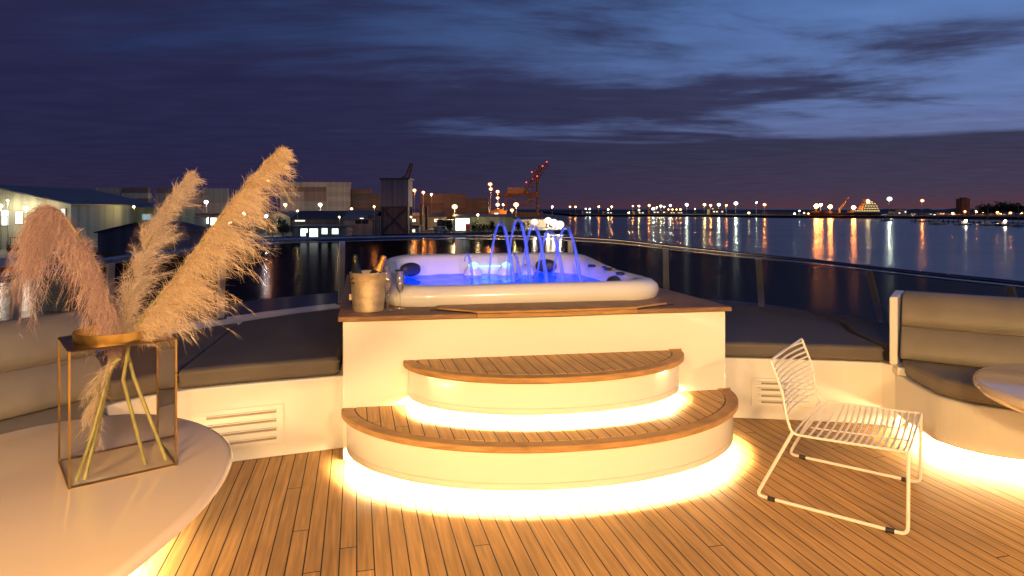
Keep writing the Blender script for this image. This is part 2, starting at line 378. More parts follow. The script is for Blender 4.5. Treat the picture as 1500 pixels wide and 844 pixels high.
br = thing('sunpad_plinth', 'white moulded plinth with slatted vent, right of the hot tub behind the wire chair', 'bench base', (2, 5, 0), 'white plinths under the sun pads')
MB().prism(WR+[(2.72, 4.40)]+outR[::-1]+[(.9, 6.3)], .002, .432).build('wall_panel', GEL, br, bevel=.01)
def vent(parent, a, b, z0, z1, nslat, nrm):
    a = Vector(a); b = Vector(b); u = (b-a); ln = u.length; u.normalize(); ang = math.atan2(u.y, u.x); n = Vector(nrm).normalized()
    c = (a+b)/2+n*.004
    g = MB()
    fr = .035 if nslat > 4 else .03
    H = z1-z0
    # frame panel in four pieces around slots
    ss0, ss1 = .05, .95
    zs = [z0+H*(.16+.68*k/(nslat-1)) for k in range(nslat)]
    sh = .011
    bars = [z0]+[v for q in zs for v in (q-sh, q+sh)]+[z1]
    for k in range(0, len(bars), 2):
        zc = (bars[k]+bars[k+1])/2; g.box((c.x, c.y, zc), (ln, .012, bars[k+1]-bars[k]), ang)
    for e in (-1, 1):
        q = c+u*e*(ln/2-.02)
        for zq in zs: g.box((q.x, q.y, zq), (.04, .011, sh*2), ang)
    o = g.build('vent_grille', GEL, parent, bevel=.002)
    for zq in zs:
        q = c-n*.006
        MB().box((q.x, q.y, zq), (ln-.082, .002, sh*2), ang).build('slot', VSL, o)
        MB().box((q.x+n.x*.012, q.y+n.y*.012, zq+sh-.003), (ln-.085, .016, .004), ang).build('slat', GEL, o)
VSL = mat('vent_shadow_gap', (.30, .25, .20), .7)
vent(bl, (-1.81, 3.671), (-1.38, 3.835), .085, .32, 4, (.36, -.93))
vent(br, (1.70, 4.508), (2.13, 4.455), .10, .295, 4, (-.13, -.99))

# cushions on plinths
def cushion(name, label, pts, z0, z1, cat_, m, group=None, seams=None, bev=.028, puff=.012):
    mb = MB(); n = len(pts)
    a = sum(pts[i][0]*pts[(i+1) % n][1]-pts[(i+1) % n][0]*pts[i][1] for i in range(n))
    if a < 0: pts = pts[::-1]
    mb.prism(pts, z0, z1); o = mb.build(name, m, smooth=35, bevel=bev, segs=4)
    tag(o, label, cat_, group)
    pi = inset(pts, .004); MB().tube([(p[0], p[1], z1-.028) for p in pi], .0045, 6, closed=True).build('piping', PIPE, o, smooth=60); MB().tube([(p[0], p[1], z0+.028) for p in pi], .0045, 6, closed=True).build('piping', PIPE, o, smooth=60)
    return o
def inset(pts, d):
    cx = sum(p[0] for p in pts)/len(pts); cy = sum(p[1] for p in pts)/len(pts); n = len(pts)
    a = sum(pts[i][0]*pts[(i+1) % n][1]-pts[(i+1) % n][0]*pts[i][1] for i in range(n)); s = 1 if a > 0 else -1
    out = []
    for i, p in enumerate(pts):
        q0 = pts[i-1]; q1 = pts[(i+1) % n]
        e0 = Vector((p[0]-q0[0], p[1]-q0[1])).normalized(); e1 = Vector((q1[0]-p[0], q1[1]-p[1])).normalized()
        nn = Vector((-(e0.y+e1.y), e0.x+e1.x)); 
        if nn.length < 1e-4: out.append(p); continue
        nn.normalize(); k = max(.5, nn.dot(Vector((-e0.y, e0.x))))
        out.append((p[0]+nn.x*d*s/k, p[1]+nn.y*d*s/k))
    return out
# left pad is split along a line from px (340,465) to (258,530)
oL = off2(outL, 0)
ci = min(range(len(outL)), key=lambda i: (outL[i][0]+2.42)**2+(outL[i][1]-5.3)**2)
pad_out = outL[ci:]
front = [(-1.035, 4.0), (-1.64, 3.775), (-1.86, 3.685)]
padA = [(-1.07, 3.955), (-1.64, 3.752), (-1.83, 3.67), (-1.92, 3.62)]+pad_out+[(-1.44, 5.75)]
cushion('sun_pad', 'large dark taupe sun pad left of the hot tub, next to the ice bucket', inset(padA, .006), .457, .572, 'cushion', LEB, 'dark sun pads on the plinths')
padB = [(-1.93, 3.61), (-2.02, 3.52), (-2.14, 3.38), (-2.38, 3.52)]+outL[:ci+1]
cushion('sun_pad', 'smaller dark taupe sun pad behind the glass vase, beside the left backrest', inset(padB, .006), .457, .570, 'cushion', LEB, 'dark sun pads on the plinths')
k1 = idx((2.75, 5.95)); k0 = iBR
padC = [(1.47, 4.525), (1.90, 4.475), (2.3, 4.42), (2.575, 4.37)]+[(2.62, 4.9)]+[(2.75, 5.3)]+[cin[i] for i in range(k1, k0-1, -1)]+[(1.0, 6.35)]
cushion('sun_pad', 'large dark taupe sun pad right of the hot tub, behind the wire chair', inset(padC, .006), .434, .545, 'cushion', LEB, 'dark sun pads on the plinths')
padD = [(2.60, 4.36), (2.66, 4.36), (2.74, 4.45)]+[cin[i] for i in range(iRE, k1-1, -1)]+[(2.78, 5.3), (2.65, 4.9)]
cushion('sun_pad', 'narrow dark wedge sun pad between the large right pad and the right backrest', inset(padD, .006), .434, .543, 'cushion', LEB, 'dark sun pads on the plinths')

# ------------------------------------------------------------------ lounge benches
def poly3(pts): return [tuple(p)[:2] for p in cat([(p[0], p[1], 0) for p in pts], 6)]
# right: seat front curve and backrest line
SR = poly3([(2.61, 4.35), (2.56, 3.95), (2.55, 3.78), (2.66, 3.60), (2.88, 3.48), (3.15, 3.33), (3.42, 3.0), (3.5, 2.4), (3.5, 1.0), (3.5, -.6), (3.5, -2.6)])
BRb = [(2.60, 4.25), (2.93, 4.02), (3.25, 3.83), (3.62, 3.55), (3.8, 3.1), (3.82, 2.4), (3.84, 1.0), (3.84, -.6), (3.84, -2.6)]
BRb = poly3(BRb)
SL = poly3([(-2.14, 3.36), (-2.03, 3.18), (-1.76, 2.94), (-1.56, 2.62), (-1.5, 2.1), (-1.6, 1.5), (-2.0, .6), (-2.3, -.8), (-2.4, -2.6)])
BLb = poly3([(-2.17, 3.40), (-2.36, 3.02), (-2.62, 2.6), (-2.78, 2.1), (-2.85, 1.5), (-2.88, .6), (-2.9, -.8), (-2.9, -2.6)])
def bench(side, S_, B_, label, z1, outer):
    s = 1 if side == 'r' else -1
    th = thing('bench_base', label, 'bench base', (S_[20][0], S_[20][1], 0), 'white curved bench bases')
    body = S_+outer
    MB().prism(body, .10, z1).build('wall_panel', GEL, th, bevel=.012)
    ins = off2(S_, .10*(1 if side == 'r' else -1))
    MB().prism(ins+outer, .001, .0985).build('toe_kick', GEL, th)
    ls = [(p[0], p[1], .090) for p in off2(S_, .05*(1 if side == 'r' else -1))]
    ls2 = [(p[0], p[1], .090) for p in off2(S_, .035*(1 if side == 'r' else -1))]
    mb = MB(); strip(mb, ls, ls2); mb.build('led_strip', LEDM, th)
    return th
bench('r', SR, BRb, 'white curved bench base glowing at its foot, behind the wire chair', .375, [(3.9, -2.6), (3.9, 1.0), (3.85, 3.1), (3.62, 4.1), (3.3, 4.5), (2.75, 4.38)])
bench('l', SL, BLb, 'white curved bench base behind the big table with the vase', .40, [(-3.1, -2.6), (-3.1, .6), (-3.02, 2.5), (-2.9, 3.1), (-2.45, 3.5)])
# seat cushions
def seat(S_, B_, z0, z1, name, label, sgn):
    Sf = off2(S_, .0); pts = Sf+B_[::-1]
    n = len(pts); o = cushion(name, label, pts, z0, z1, 'cushion', LEA, 'bench seat cushions', bev=.03); return o
seat(off2(SR[4:], .012), off2(BRb, .07), .378, .487, 'seat_cushion', 'taupe seat cushion on the right bench, beside the small white table', 1)
seat(off2(SL[2:], -.012), off2(BLb, -.07), .403, .50, 'seat_cushion', 'taupe seat cushion on the left bench behind the vase table', -1)
# backrests: profile swept along the base line, leaning outwards, two horizontal rolls
def backrest(B_, out, label, zb, zt, lean):
    n = len(B_); prof = []
    H = zt-zb
    # (offset inward from outer plane, z)
    front = []
    K = 14
    for k in range(K+1):
        u = k/K; z = zb+H*u
        half = (u*2) % 1 if u < 1 else 1
        bulge = .045*math.sin(math.pi*min(1, ((u*2) % 1.0001)))**.5 if 0 < ((u*2) % 1) else 0
        front.append((lean*u-bulge, z))
    front[-1] = (lean+.02, zt+.004); front.append((lean+.07, zt+.006)); front.append((lean+.10, zt-.015))
    back = [(lean+.105, zt-.06), (.11, zb)]
    prof = front+back
    rings = []
    for (o_, z) in prof: rings.append([(p[0], p[1], z) for p in off2(B_, o_*out)])
    mb = MB(); n = len(B_); vs = [p for r in rings for p in r]; fs = []
    m_ = len(rings)
    for k in range(m_):
        kk = (k+1) % m_
        for i in range(n-1): fs.append((k*n+i, k*n+i+1, kk*n+i+1, kk*n+i))
    fs.append(tuple(k*n for k in range(m_))); fs.append(tuple(k*n+n-1 for k in range(m_))[::-1])
    mb.add(vs, fs); o = mb.build('backrest_cushion', LEA, smooth=50)
    o.modifiers.new('bevel', 'BEVEL').width = .012; o.modifiers['bevel'].segments = 3; o.modifiers['bevel'].limit_method = 'ANGLE'; o.modifiers['bevel'].angle_limit = R(50)
    MB().tube([(p[0], p[1], zb+H*.5) for p in off2(B_, (lean*.5-.012)*out)], .006, 6).build('seam', PIPE, o, smooth=60)
    tag(o, label, 'cushion', 'bench backrests'); return o
backrest(BRb, 1, 'taupe two-roll backrest cushion of the right bench, in front of the rail', .49, .915, .20)
backrest(BLb, -1, 'taupe two-roll backrest cushion of the left bench, behind the pampas vase', .503, .925, .20)
# end posts
e = MB().prism([(2.555, 4.30), (2.60, 4.28), (2.86, 4.62), (2.81, 4.66)], .44, .90)
tag(e.build('backrest_end_panel', GEL, bevel=.012), 'white upright end panel between the right sun pad and the right backrest', 'panel')
e = MB().prism([(2.585, 4.26), (2.64, 4.24), (2.72, 4.36), (2.60, 4.36)], .376, .43)
e.build('bench_ledge', GEL, bpy.data.objects['bench_base'], bevel=.01)

# ------------------------------------------------------------------ hot tub surround
U = (FR-FL).normalized(); Vn = Vector((U.y, -U.x)); CC = (FL+FR)/2
hs = thing('tub_surround', 'white box surround with teak top carrying the hot tub', 'surround', (CC.x, CC.y+1.2, 0))
quad = [FL, FR, BR, BL]
mb = MB(); th_ = .03
inn = [tuple(Vector(p)) for p in inset([tuple(q) for q in quad], .05)]
vs = [(q[0], q[1], .001) for q in quad]+[(q[0], q[1], .826) for q in quad]+[(q[0], q[1], .001) for q in inn]+[(q[0], q[1], .826) for q in inn]
fs = []
for i in range(4):
    j = (i+1) % 4; fs += [(i, j, 4+j, 4+i), (8+j, 8+i, 12+i, 12+j), (4+i, 4+j, 12+j, 12+i), (j, i, 8+i, 8+j)]
mb.add(vs, fs); mb.build('box_wall', GEL, hs, bevel=.008)
# tub frame
TA = R(12); TC = Vector((-.055, 5.2)); tu = Vector((math.cos(TA), math.sin(TA)))*1.025; tv = Vector((-math.sin(TA), math.cos(TA)))
NR = 96
def rring(h, rad, z, tilt=0, hy=None):
    hy = hy or h; pts = []
    for k in range(NR):
        a = 2*math.pi*k/NR+math.pi/4*0; c, s = math.cos(a), math.sin(a)
        # rounded square by ray
        lo, hi = 0, 3
        for _ in range(24):
            m_ = (lo+hi)/2; x, y = abs(c*m_), abs(s*m_)
            qx, qy = x-(h-rad), y-(hy-rad)
            d = math.hypot(max(qx, 0), max(qy, 0))+min(max(qx, qy), 0)-rad
            if d > 0: hi = m_
            else: lo = m_
        x, y = c*lo, s*lo; p = TC+tu*x+tv*y
        zt = z+tilt*max(0, y)/hy
        pts.append((p.x, p.y, zt))
    return pts
def on_quad(q, z, cen):  # where rays from tub centre meet the quad, same angular sampling
    pts = []
    for k in range(NR):
        a = 2*math.pi*k/NR; d = tu*math.cos(a)+tv*math.sin(a); best = 9
        for i in range(4):
            A = Vector(q[i]); B = Vector(q[(i+1) % 4]); e_ = B-A; den_ = d.x*e_.y-d.y*e_.x
            if abs(den_) < 1e-9: continue
            w = A-cen; tt = (w.x*e_.y-w.y*e_.x)/den_; s_ = (w.x*d.y-w.y*d.x)/den_
            if tt > 0 and -1e-6 <= s_ <= 1+1e-6: best = min(best, tt)
        pts.append((cen.x+d.x*best, cen.y+d.y*best, z))
    # snap nearest samples to corners
    for c in q:
        j = min(range(NR), key=lambda i: (pts[i][0]-c[0])**2+(pts[i][1]-c[1])**2); pts[j] = (c[0], c[1], z)
    return pts
oq = inset([tuple(q) for q in quad], -.028)
mb = MB(); r_in = lambda z: rring(.93, .2, z)
mb.rings([r_in(.828), on_quad(oq, .828, TC), on_quad(oq, .858, TC), r_in(.858)], False, False)
mb.build('teak_top', TOPT, hs, smooth=30, bevel=.006)
# raised boarding plank
def fp(x, y): return (CC.x+U.x*x+Vn.x*y, CC.y+U.y*x+Vn.y*y)
bp_out = []
xs = np.linspace(-.62, .80, 22)
back = [fp(-.66, -.21), fp(-.62, -.235)]+[fp(x, -.25) for x in (-.3, 0, .4)]+[fp(.62, -.25), fp(.68, -.22)]
frontp = [fp(.86, -.10), fp(.66, .0)]+[fp(x, .035+.035*(1-(x/.62)**2)) for x in np.linspace(.60, -.42, 14)]+[fp(-.47, .0), fp(-.66, -.13)]
mb = MB().prism(back+frontp, .8595, .876); bo = mb.build('boarding_plank', TRIM, hs, bevel=.008, segs=3)
lip = [fp(x, .031) for x in np.linspace(.60, -.42, 14)]+[fp(x, .033+.035*(1-(x/.62)**2)) for x in np.linspace(-.42, .60, 14)]
MB().prism(lip, .836, .8590).build('lip', TRIM, bo)
gp = [fp(-.70, -.13), fp(-.66, -.13), fp(-.47, .004), fp(-.42, .04)]
MB().tube([(p[0], p[1], .861) for p in gp], .005, 6).build('caulk_joint', BLK, bo)
gp = [fp(.60, .04), fp(.66, .004), fp(.86, -.10), fp(.90, -.105)]
MB().tube([(p[0], p[1], .861) for p in gp], .005, 6).build('caulk_joint', BLK, bo)

# ------------------------------------------------------------------ steps
def arc(a, b, n=60, off=0, cxo=0):
    out = []
    for k in range(n+1):
        th2 = math.pi*k/n; u = -math.cos(th2)*a; v = b*(max(0, 1-abs(u/a)**2.15))**.56
        out.append((u, v))
    if off:
        o2 = off2(out, off); out = [(max(-a+0, min(a, p[0])), max(0, p[1])) for p in o2]
    return [fp(u+cxo, v+.001) for u, v in out]
def step(a, b, zt, zr0, z0, label, cxo=0, strong=1):
    st = thing('curved_step', label, 'step', (CC.x, CC.y-.3, z0), 'curved steps up to the hot tub')
    lip = .034
    A = arc(a, b, cxo=cxo); Bq = arc(a-.075, b-.075, cxo=cxo); Bi = arc(a-.083, b-.083, cxo=cxo)
    # teak border
    mb = MB(); mb.rings([V3(Bq, zt-lip), V3(A, zt-lip), V3(A, zt), V3(Bq, zt)], False, False, closed=False)
    n = len(A); mb.f.append((0, n, 2*n, 3*n)); mb.f.append((n-1, 2*n-1, 3*n-1, 4*n-1)); mb.f += [(3*n+i, 3*n+i+1, i+1, i) for i in range(n-1)]
    mb.build('teak_border', TRIM, st, smooth=40, bevel=.007, segs=3)
    MB().prism(Bq, zt-lip, zt-.006).build('caulk_bed', BLK, st)
    MB().prism(Bi, zt-.0059, zt-.001).build('tread', TEAK, st)
    Rr = arc(a-.03, b-.035, cxo=cxo)
    mb = MB().prism(Rr, zr0, zt-lip-.0005); mb.build('riser', GEL, st, smooth=40, bevel=.004)
    K = arc(a-.15, b-.16, cxo=cxo); MB().prism(K, z0+.001, zr0-.0005).build('recess', GEL, st, smooth=40)
    La = arc(a-.0305, b-.0355, cxo=cxo); Lb = arc(a-.044, b-.049, cxo=cxo); mb = MB(); mb.rings([V3(Lb, zr0-.034), V3(La, zr0-.034), V3(La, zr0-.0004), V3(Lb, zr0-.0004)], False, False, closed=False); strip(mb, V3(Lb, zr0-.0004), V3(Lb, zr0-.034)); mb.build('riser_lip', GEL, st, smooth=40)  # lip added below the riser to cut the LED pool short
    l1 = arc(a-.078, b-.083, cxo=cxo); l2 = arc(a-.098, b-.103, cxo=cxo)
    mb = MB(); strip(mb, V3(l1, zr0-.006), V3(l2, zr0-.006)); mb.build('led_strip', LEDS, st)
    return st
S1Z = .315; S2Z = .585
st1 = step(1.235, .80, S1Z, .115, .0, 'lower wide curved white step with teak tread glowing at deck level', cxo=.01)
base = arc(1.12, .68); 
st2 = step(.885, .535, S2Z, .405, S1Z, 'upper narrower curved white step with teak tread below the hot tub', cxo=.02)

# ------------------------------------------------------------------ hot tub
tb = thing('hot_tub', 'square white hot tub lit blue, set into the teak topped box', 'hot tub', (TC.x, TC.y, .858))
mb = MB()
rs = [rring(.955, .26, .859), rring(.965, .27, .87), rring(.975, .27, .915, .02), rring(.965, .27, .955, .05), rring(.935, .26, .982, .07), rring(.89, .26, .99, .08),
      rring(.85, .27, .984, .07), rring(.83, .27, .965, .07), rring(.81, .28, .90, .03), rring(.78, .28, .80), rring(.62, .25, .62), rring(.50, .22, .58), rring(.44, .2, .30), rring(.38, .2, .27)]
mb.rings(rs, False, True); mb.build('shell', TUBW, tb, smooth=60)
def tp(x, y, z): p = TC+tu*x+tv*y; return Vector((p.x, p.y, z))
mb = MB(); wz = .884
wr = rring(.802, .28, wz); mb.v = []; mb.f = []
m_, t, out = nt('dummy'); bpy.data.materials.remove(m_)
# water sheet with gentle ripples
GN = 60; vs = []; fs = []
for i in range(GN+1):
    for j in range(GN+1):
        x = (i/GN*2-1); y = (j/GN*2-1)
        # map square to rounded square
        X = x*.80; Y = y*.80
        if abs(X) > .52 and abs(Y) > .52:
            dx, dy = abs(X)-.52, abs(Y)-.52; mx_ = max(dx, dy); l_ = math.hypot(dx, dy)
            if l_ > 0: dx, dy = dx*mx_/l_, dy*mx_/l_
            X = math.copysign(.52+dx, X); Y = math.copysign(.52+dy, Y)
        z = wz+.0025*math.sin(9*X+5*Y)+.002*math.sin(14*Y-7*X)+.0015*math.sin(31*X+11*Y)
        for (cx_, cy_) in ((-.02, .1), (.12, .08), (.25, .06), (.38, .04), (.5, .02)):
            d = math.hypot(X-cx_, Y-cy_); z += .005*math.cos(d*70)*math.exp(-d*9)
        p = tp(X, Y, z); vs.append(p)
for i in range(GN):
    for j in range(GN): fs.append((i*(GN+1)+j, (i+1)*(GN+1)+j, (i+1)*(GN+1)+j+1, i*(GN+1)+j+1))
mb = MB().add(vs, fs); mb.build('water_surface', POOL, tb, smooth=60)
# raised seat backs / cup housings inside back wall
def blob(c, dims, rz=0, n=16):
    mb = MB(); rings = []
    for k in range(n+1):
        ph = math.pi*k/n; z = -math.cos(ph); r = math.sin(ph)
        rg = []
        for i in range(24):
            a = 2*math.pi*i/24; ca, sa = math.cos(a), math.sin(a)
            x = dims[0]*r*math.copysign(abs(ca)**.8, ca); y = dims[1]*r*math.copysign(abs(sa)**.8, sa)
            rg.append((c[0]+x*math.cos(rz)-y*math.sin(rz), c[1]+x*math.sin(rz)+y*math.cos(rz), c[2]+dims[2]*math.copysign(abs(z)**.8, z)))
        rings.append(rg)
    rings[0] = [(c[0], c[1], c[2]-dims[2])]*24; rings[-1] = [(c[0], c[1], c[2]+dims[2])]*24
    return mb.rings(rings, False, False)
for (x, y, rx, ry) in ((-.16, .70, .085, .08), (.14, .68, .08, .08), (.33, .68, .075, .08)):
    p = tp(x, y, .88); blob(p, (rx, ry, .098), TA).build('seat_shoulder', TUBW, tb, smooth=80)
# pillows
PIL = mat('pillow_foam', (.028, .027, .032), .45, var=.1)
for (x, y, a) in ((-.72, .60, .5), (.52, .70, -.35), (.69, -.60, -2.3)):
    p = tp(x, y, .955 if y > 0 else .93); blob(p, (.10, .045, .062), TA+a).build('pillow', PIL, tb, smooth=80)
CYL = lambda c, r, h: MB().lathe([(r*.9, 0), (r, h*.3), (r, h*.8), (r*.8, h)], c, 20)
for (x, y) in ((.80, .22), (.83, -.1), (.80, -.45), (.30, .35), (-.83, .1)):
    p = tp(x, y, .985 if abs(x) > .7 else .868); CYL(p, .035, .018).build('control_dial', BLK, tb, smooth=40)
for (x, y) in ((-.80, -.2), (.855, .05)):
    p = tp(x, y, .99); CYL(p, .025, .012).build('air_valve', STEEL, tb, smooth=40)
# jets on back wall under water
BLUE = (.015, .13, 1.0)
BL_E = emis('blue_led', (.10, .35, 1.0), 9); BL_W = emis('pale_blue_led', (.25, .5, 1.0), 3.2)
p0 = tp(-.02, .775, .955); MB().box(p0, (.26, .03, .016), TA).build('waterfall_light', BL_W, tb, bevel=.004)
for (x, y) in ((-.16, .66), (.14, .64)):
    p = tp(x, y, .972); MB().lathe([(.048, 0), (.045, .012), (.03, .024), (.006, .034)], p, 20).build('nozzle', BL_W, tb, smooth=60)
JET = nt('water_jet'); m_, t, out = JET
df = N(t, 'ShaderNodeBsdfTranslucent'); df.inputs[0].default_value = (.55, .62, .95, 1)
em = N(t, 'ShaderNodeEmission'); em.inputs[0].default_value = (.17, .19, 1, 1); em.inputs[1].default_value = .45  # LED light scattered in the jet, put into the water as emission
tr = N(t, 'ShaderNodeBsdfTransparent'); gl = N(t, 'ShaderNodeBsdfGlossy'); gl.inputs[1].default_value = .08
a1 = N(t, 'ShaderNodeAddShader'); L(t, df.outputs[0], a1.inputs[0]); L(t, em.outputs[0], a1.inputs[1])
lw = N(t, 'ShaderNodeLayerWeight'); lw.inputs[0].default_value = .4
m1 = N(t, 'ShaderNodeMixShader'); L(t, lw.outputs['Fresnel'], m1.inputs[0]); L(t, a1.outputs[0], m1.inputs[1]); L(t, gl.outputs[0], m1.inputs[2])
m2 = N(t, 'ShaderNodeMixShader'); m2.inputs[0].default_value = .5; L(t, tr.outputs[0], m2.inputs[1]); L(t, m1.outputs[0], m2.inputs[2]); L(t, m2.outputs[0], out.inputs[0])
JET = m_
def jet(a, b, h, r, par):
    pts = []; rr = []
    for k in range(33):
        u = k/32; p = a.lerp(b, u); p.z += 4*h*u*(1-u); w = Vector((random.uniform(-1, 1), random.uniform(-1, 1), 0))*.001*u*3
        pts.append(p+w); rr.append(r*(.75+.55*u+random.uniform(-.08, .08)))
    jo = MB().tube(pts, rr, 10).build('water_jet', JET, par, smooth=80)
    dm = MB()
    for _ in range(26):
        d_ = random.uniform(0, .05); an = random.uniform(0, 6.28); dm.sphere((b.x+d_*math.cos(an), b.y+d_*math.sin(an), wz+abs(random.gauss(0, .02))), random.uniform(.0015, .004), 4)
    for _ in range(14):
        k = random.randint(8, 32); q = pts[k]; dm.sphere((q.x+random.gauss(0, .012), q.y+random.gauss(0, .012), q.z-random.uniform(0, .02)), random.uniform(.0012, .0028), 4)
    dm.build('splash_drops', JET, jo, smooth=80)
def jp(px, Y): return Vector(((px-750)*Y/F, Y, wz))
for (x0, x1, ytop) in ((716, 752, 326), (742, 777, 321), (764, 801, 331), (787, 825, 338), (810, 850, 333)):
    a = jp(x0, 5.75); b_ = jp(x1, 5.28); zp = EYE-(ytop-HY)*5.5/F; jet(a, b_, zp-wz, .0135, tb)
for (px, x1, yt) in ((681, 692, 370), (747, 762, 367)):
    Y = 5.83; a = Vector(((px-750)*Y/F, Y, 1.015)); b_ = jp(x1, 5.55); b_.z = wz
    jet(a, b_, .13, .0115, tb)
def plight(name, loc, col, pw, rad=.03):
    l = bpy.data.lights.new(name, 'POINT'); l.color = col; l.energy = pw; l.shadow_soft_size = rad
    o = bpy.data.objects.new(name, l); C.objects.link(o); o.location = loc; return o
for (x, y, z, e) in ((-.45, .15, .60, 11), (.45, .15, .60, 11), (0, -.35, .50, 8), (0, .40, .56, 10), (0, 0, .40, 8)):
    o = plight('underwater_lamp', tp(x, y, z), BLUE, e, .04); o.parent = tb; o.location = tp(x, y, z)-tb.location

# ------------------------------------------------------------------ ice bucket, bottles, flutes
TZ = .8585
bc = Vector((-.90, 3.98, TZ)); bk = thing('ice_bucket', 'hammered metal champagne bucket holding bottles on the teak corner', 'ice bucket', bc)
MB().lathe([(.088, 0), (.094, .004), (.100, .06), (.107, .15), (.114, .232), (.118, .238), (.115, .243), (.108, .238), (.10, .15), (.09, .02), (.001, .015)], bc, 40).build('pail', BUCK, bk, smooth=50)
for s_ in (-1, 1):
    c = bc+Vector((s_*.075 if s_ < 0 else .06, -.082, .195)) if s_ < 0 else bc+Vector((.118, .0, .19))
    MB().tube([c+Vector((math.cos(a)*.014, -.004, math.sin(a)*.014)) for a in np.linspace(0, 2*math.pi, 14)[:-1]], .0045, 6, closed=True).build('ring_handle', BRASS, bk, smooth=60)
MB().box(bc+Vector((-.108, -.005, .085)), (.022, .03, .04), 0).build('lug', BUCK, bk, bevel=.005)
def bottle(name, label, foot, tilt, gold):
    b_ = thing(name, label, 'bottle', foot, 'bottles in the ice bucket')
    MB().lathe([(.001, 0), (.040, .002), (.043, .02), (.043, .17), (.038, .20), (.024, .235), (.016, .262), (.0145, .285), (.0145, .30), (.001, .301)], foot, 24, tilt).build('bottle_body', BOTG, b_, smooth=60)
    MB().lathe([(.031, .222), (.026, .236), (.018, .262), (.0165, .285), (.0165, .292), (.0185, .296), (.0185, .307), (.015, .318), (.006, .321), (.001, .3215)], foot, 24, tilt).build('foil', GOLD if gold else FOILD, b_, smooth=50)
FOILD = mat('dark_foil', (.05, .05, .035), .25, metal=.6, var=.1)
bottle('champagne_bottle', 'champagne bottle with gold foil neck tilted right in the ice bucket', bc+Vector((-.03, .0, .05)), Matrix.Rotation(R(24), 3, 'Y'), True)
bottle('champagne_bottle', 'dark glass bottle neck upright at the left of the ice bucket', bc+Vector((-.068, .02, .03)), Matrix.Rotation(R(-5), 3, 'Y') @ Matrix.Rotation(R(-4), 3, 'X'), False)
def flute(px, py, lab):
    p = G(px, py, TZ); f = thing('champagne_flute', lab, 'glass', p, 'champagne flutes beside the bucket')
    MB().lathe([(.034, 0), (.034, .002), (.006, .006), (.0035, .02), (.0035, .095), (.008, .105)], p, 24).build('stem', FLUTE, f, smooth=50)
    MB().lathe([(.008, .105), (.020, .125), (.027, .155), (.028, .175), (.024, .235), (.0235, .2355), (.0267, .175), (.0255, .155), (.018, .127), (.001, .112)], p, 28).build('bowl', FLUTE, f, smooth=60)
flute(568, 455, 'champagne flute nearest the ice bucket'); flute(586, 452, 'champagne flute furthest from the bucket, in front of the tub corner'); flute(566, 441, 'champagne flute standing behind the other two, half hidden')

# ------------------------------------------------------------------ tables
def tabletop(outline, z, th, name, label, leg, cat_='table'):
    t_ = thing(name, label, cat_, (leg[0], leg[1], 0), 'white lacquered tables')
    P = [tuple(p)[:2] for p in cat([(a, b, 0) for a, b in outline], 10, True)]
    mb = MB(); n = len(P)
    cx = sum(p[0] for p in P)/n; cy = sum(p[1] for p in P)/n
    def sc(d, z): return [(p[0]+(cx-p[0])*d/math.hypot(p[0]-cx, p[1]-cy), p[1]+(cy-p[1])*d/math.hypot(p[0]-cx, p[1]-cy), z) for p in P]
    rg = [sc(.12, z-th), sc(.05, z-th*.93), sc(.018, z-th*.7), sc(.0, z-th*.42), sc(.004, z-th*.2), sc(.014, z-th*.05), sc(.03, z)]
    mb.rings(rg); mb.build('tabletop', TABW, t_, smooth=50)
    MB().lathe([(.22, .002), (.22, .012), (.05, .03), (.045, z-th-.03), (.12, z-th-.001)], (leg[0], leg[1], 0), 32).build('pedestal', STEEL, t_, smooth=40)
    return t_
tabletop([(-.985, 2.20), (-1.12, 2.50), (-1.40, 2.73), (-1.72, 2.79), (-2.05, 2.55), (-2.15, 2.0), (-2.05, 1.3), (-1.7, .9), (-1.3, .95), (-1.03, 1.35), (-.945, 1.8)], .6, .055, 'side_table', 'large white lacquered table carrying the pampas grass vase', (-1.2, 1.78))
tabletop([(3.03+.66*math.cos(a), 3.06+.66*math.sin(a)) for a in np.linspace(0, 2*math.pi, 12)[:-1]], .6, .08, 'side_table', 'white round table cut off by the right edge of the photo', (3.05, 3.05))

# ------------------------------------------------------------------ vase
vq = [(-1.416, 2.03), (-1.175, 2.22), (-1.373, 2.46), (-1.605, 2.25)]; vz0 = .6015; vz1 = 1.04
vs_ = thing('vase', 'brass framed square glass vase on the large white table', 'vase', (-1.39, 2.24, vz0))
for i in range(4):
    a = vq[i]; b_ = vq[(i+1) % 4]
    mb = MB(); strip(mb, [(a[0], a[1], vz0+.004), (b_[0], b_[1], vz0+.004)], [(a[0], a[1], vz1), (b_[0], b_[1], vz1)]); mb.build('glass_pane', CLEAR, vs_)
    MB().tube([(a[0], a[1], vz0), (a[0], a[1], vz1)], .0045, 4).build('edge_trim', BRASS, vs_)
    for z in (vz0+.004, vz1): MB().tube([(a[0], a[1], z), (b_[0], b_[1], z)], .004, 4).build('edge_trim', BRASS, vs_)
mb = MB(); mb.add([(p[0], p[1], vz0+.003) for p in vq], [(0, 1, 2, 3)]); mb.build('base_pane', CLEAR, vs_)
vc = Vector((-1.392, 2.24)); VN = 32
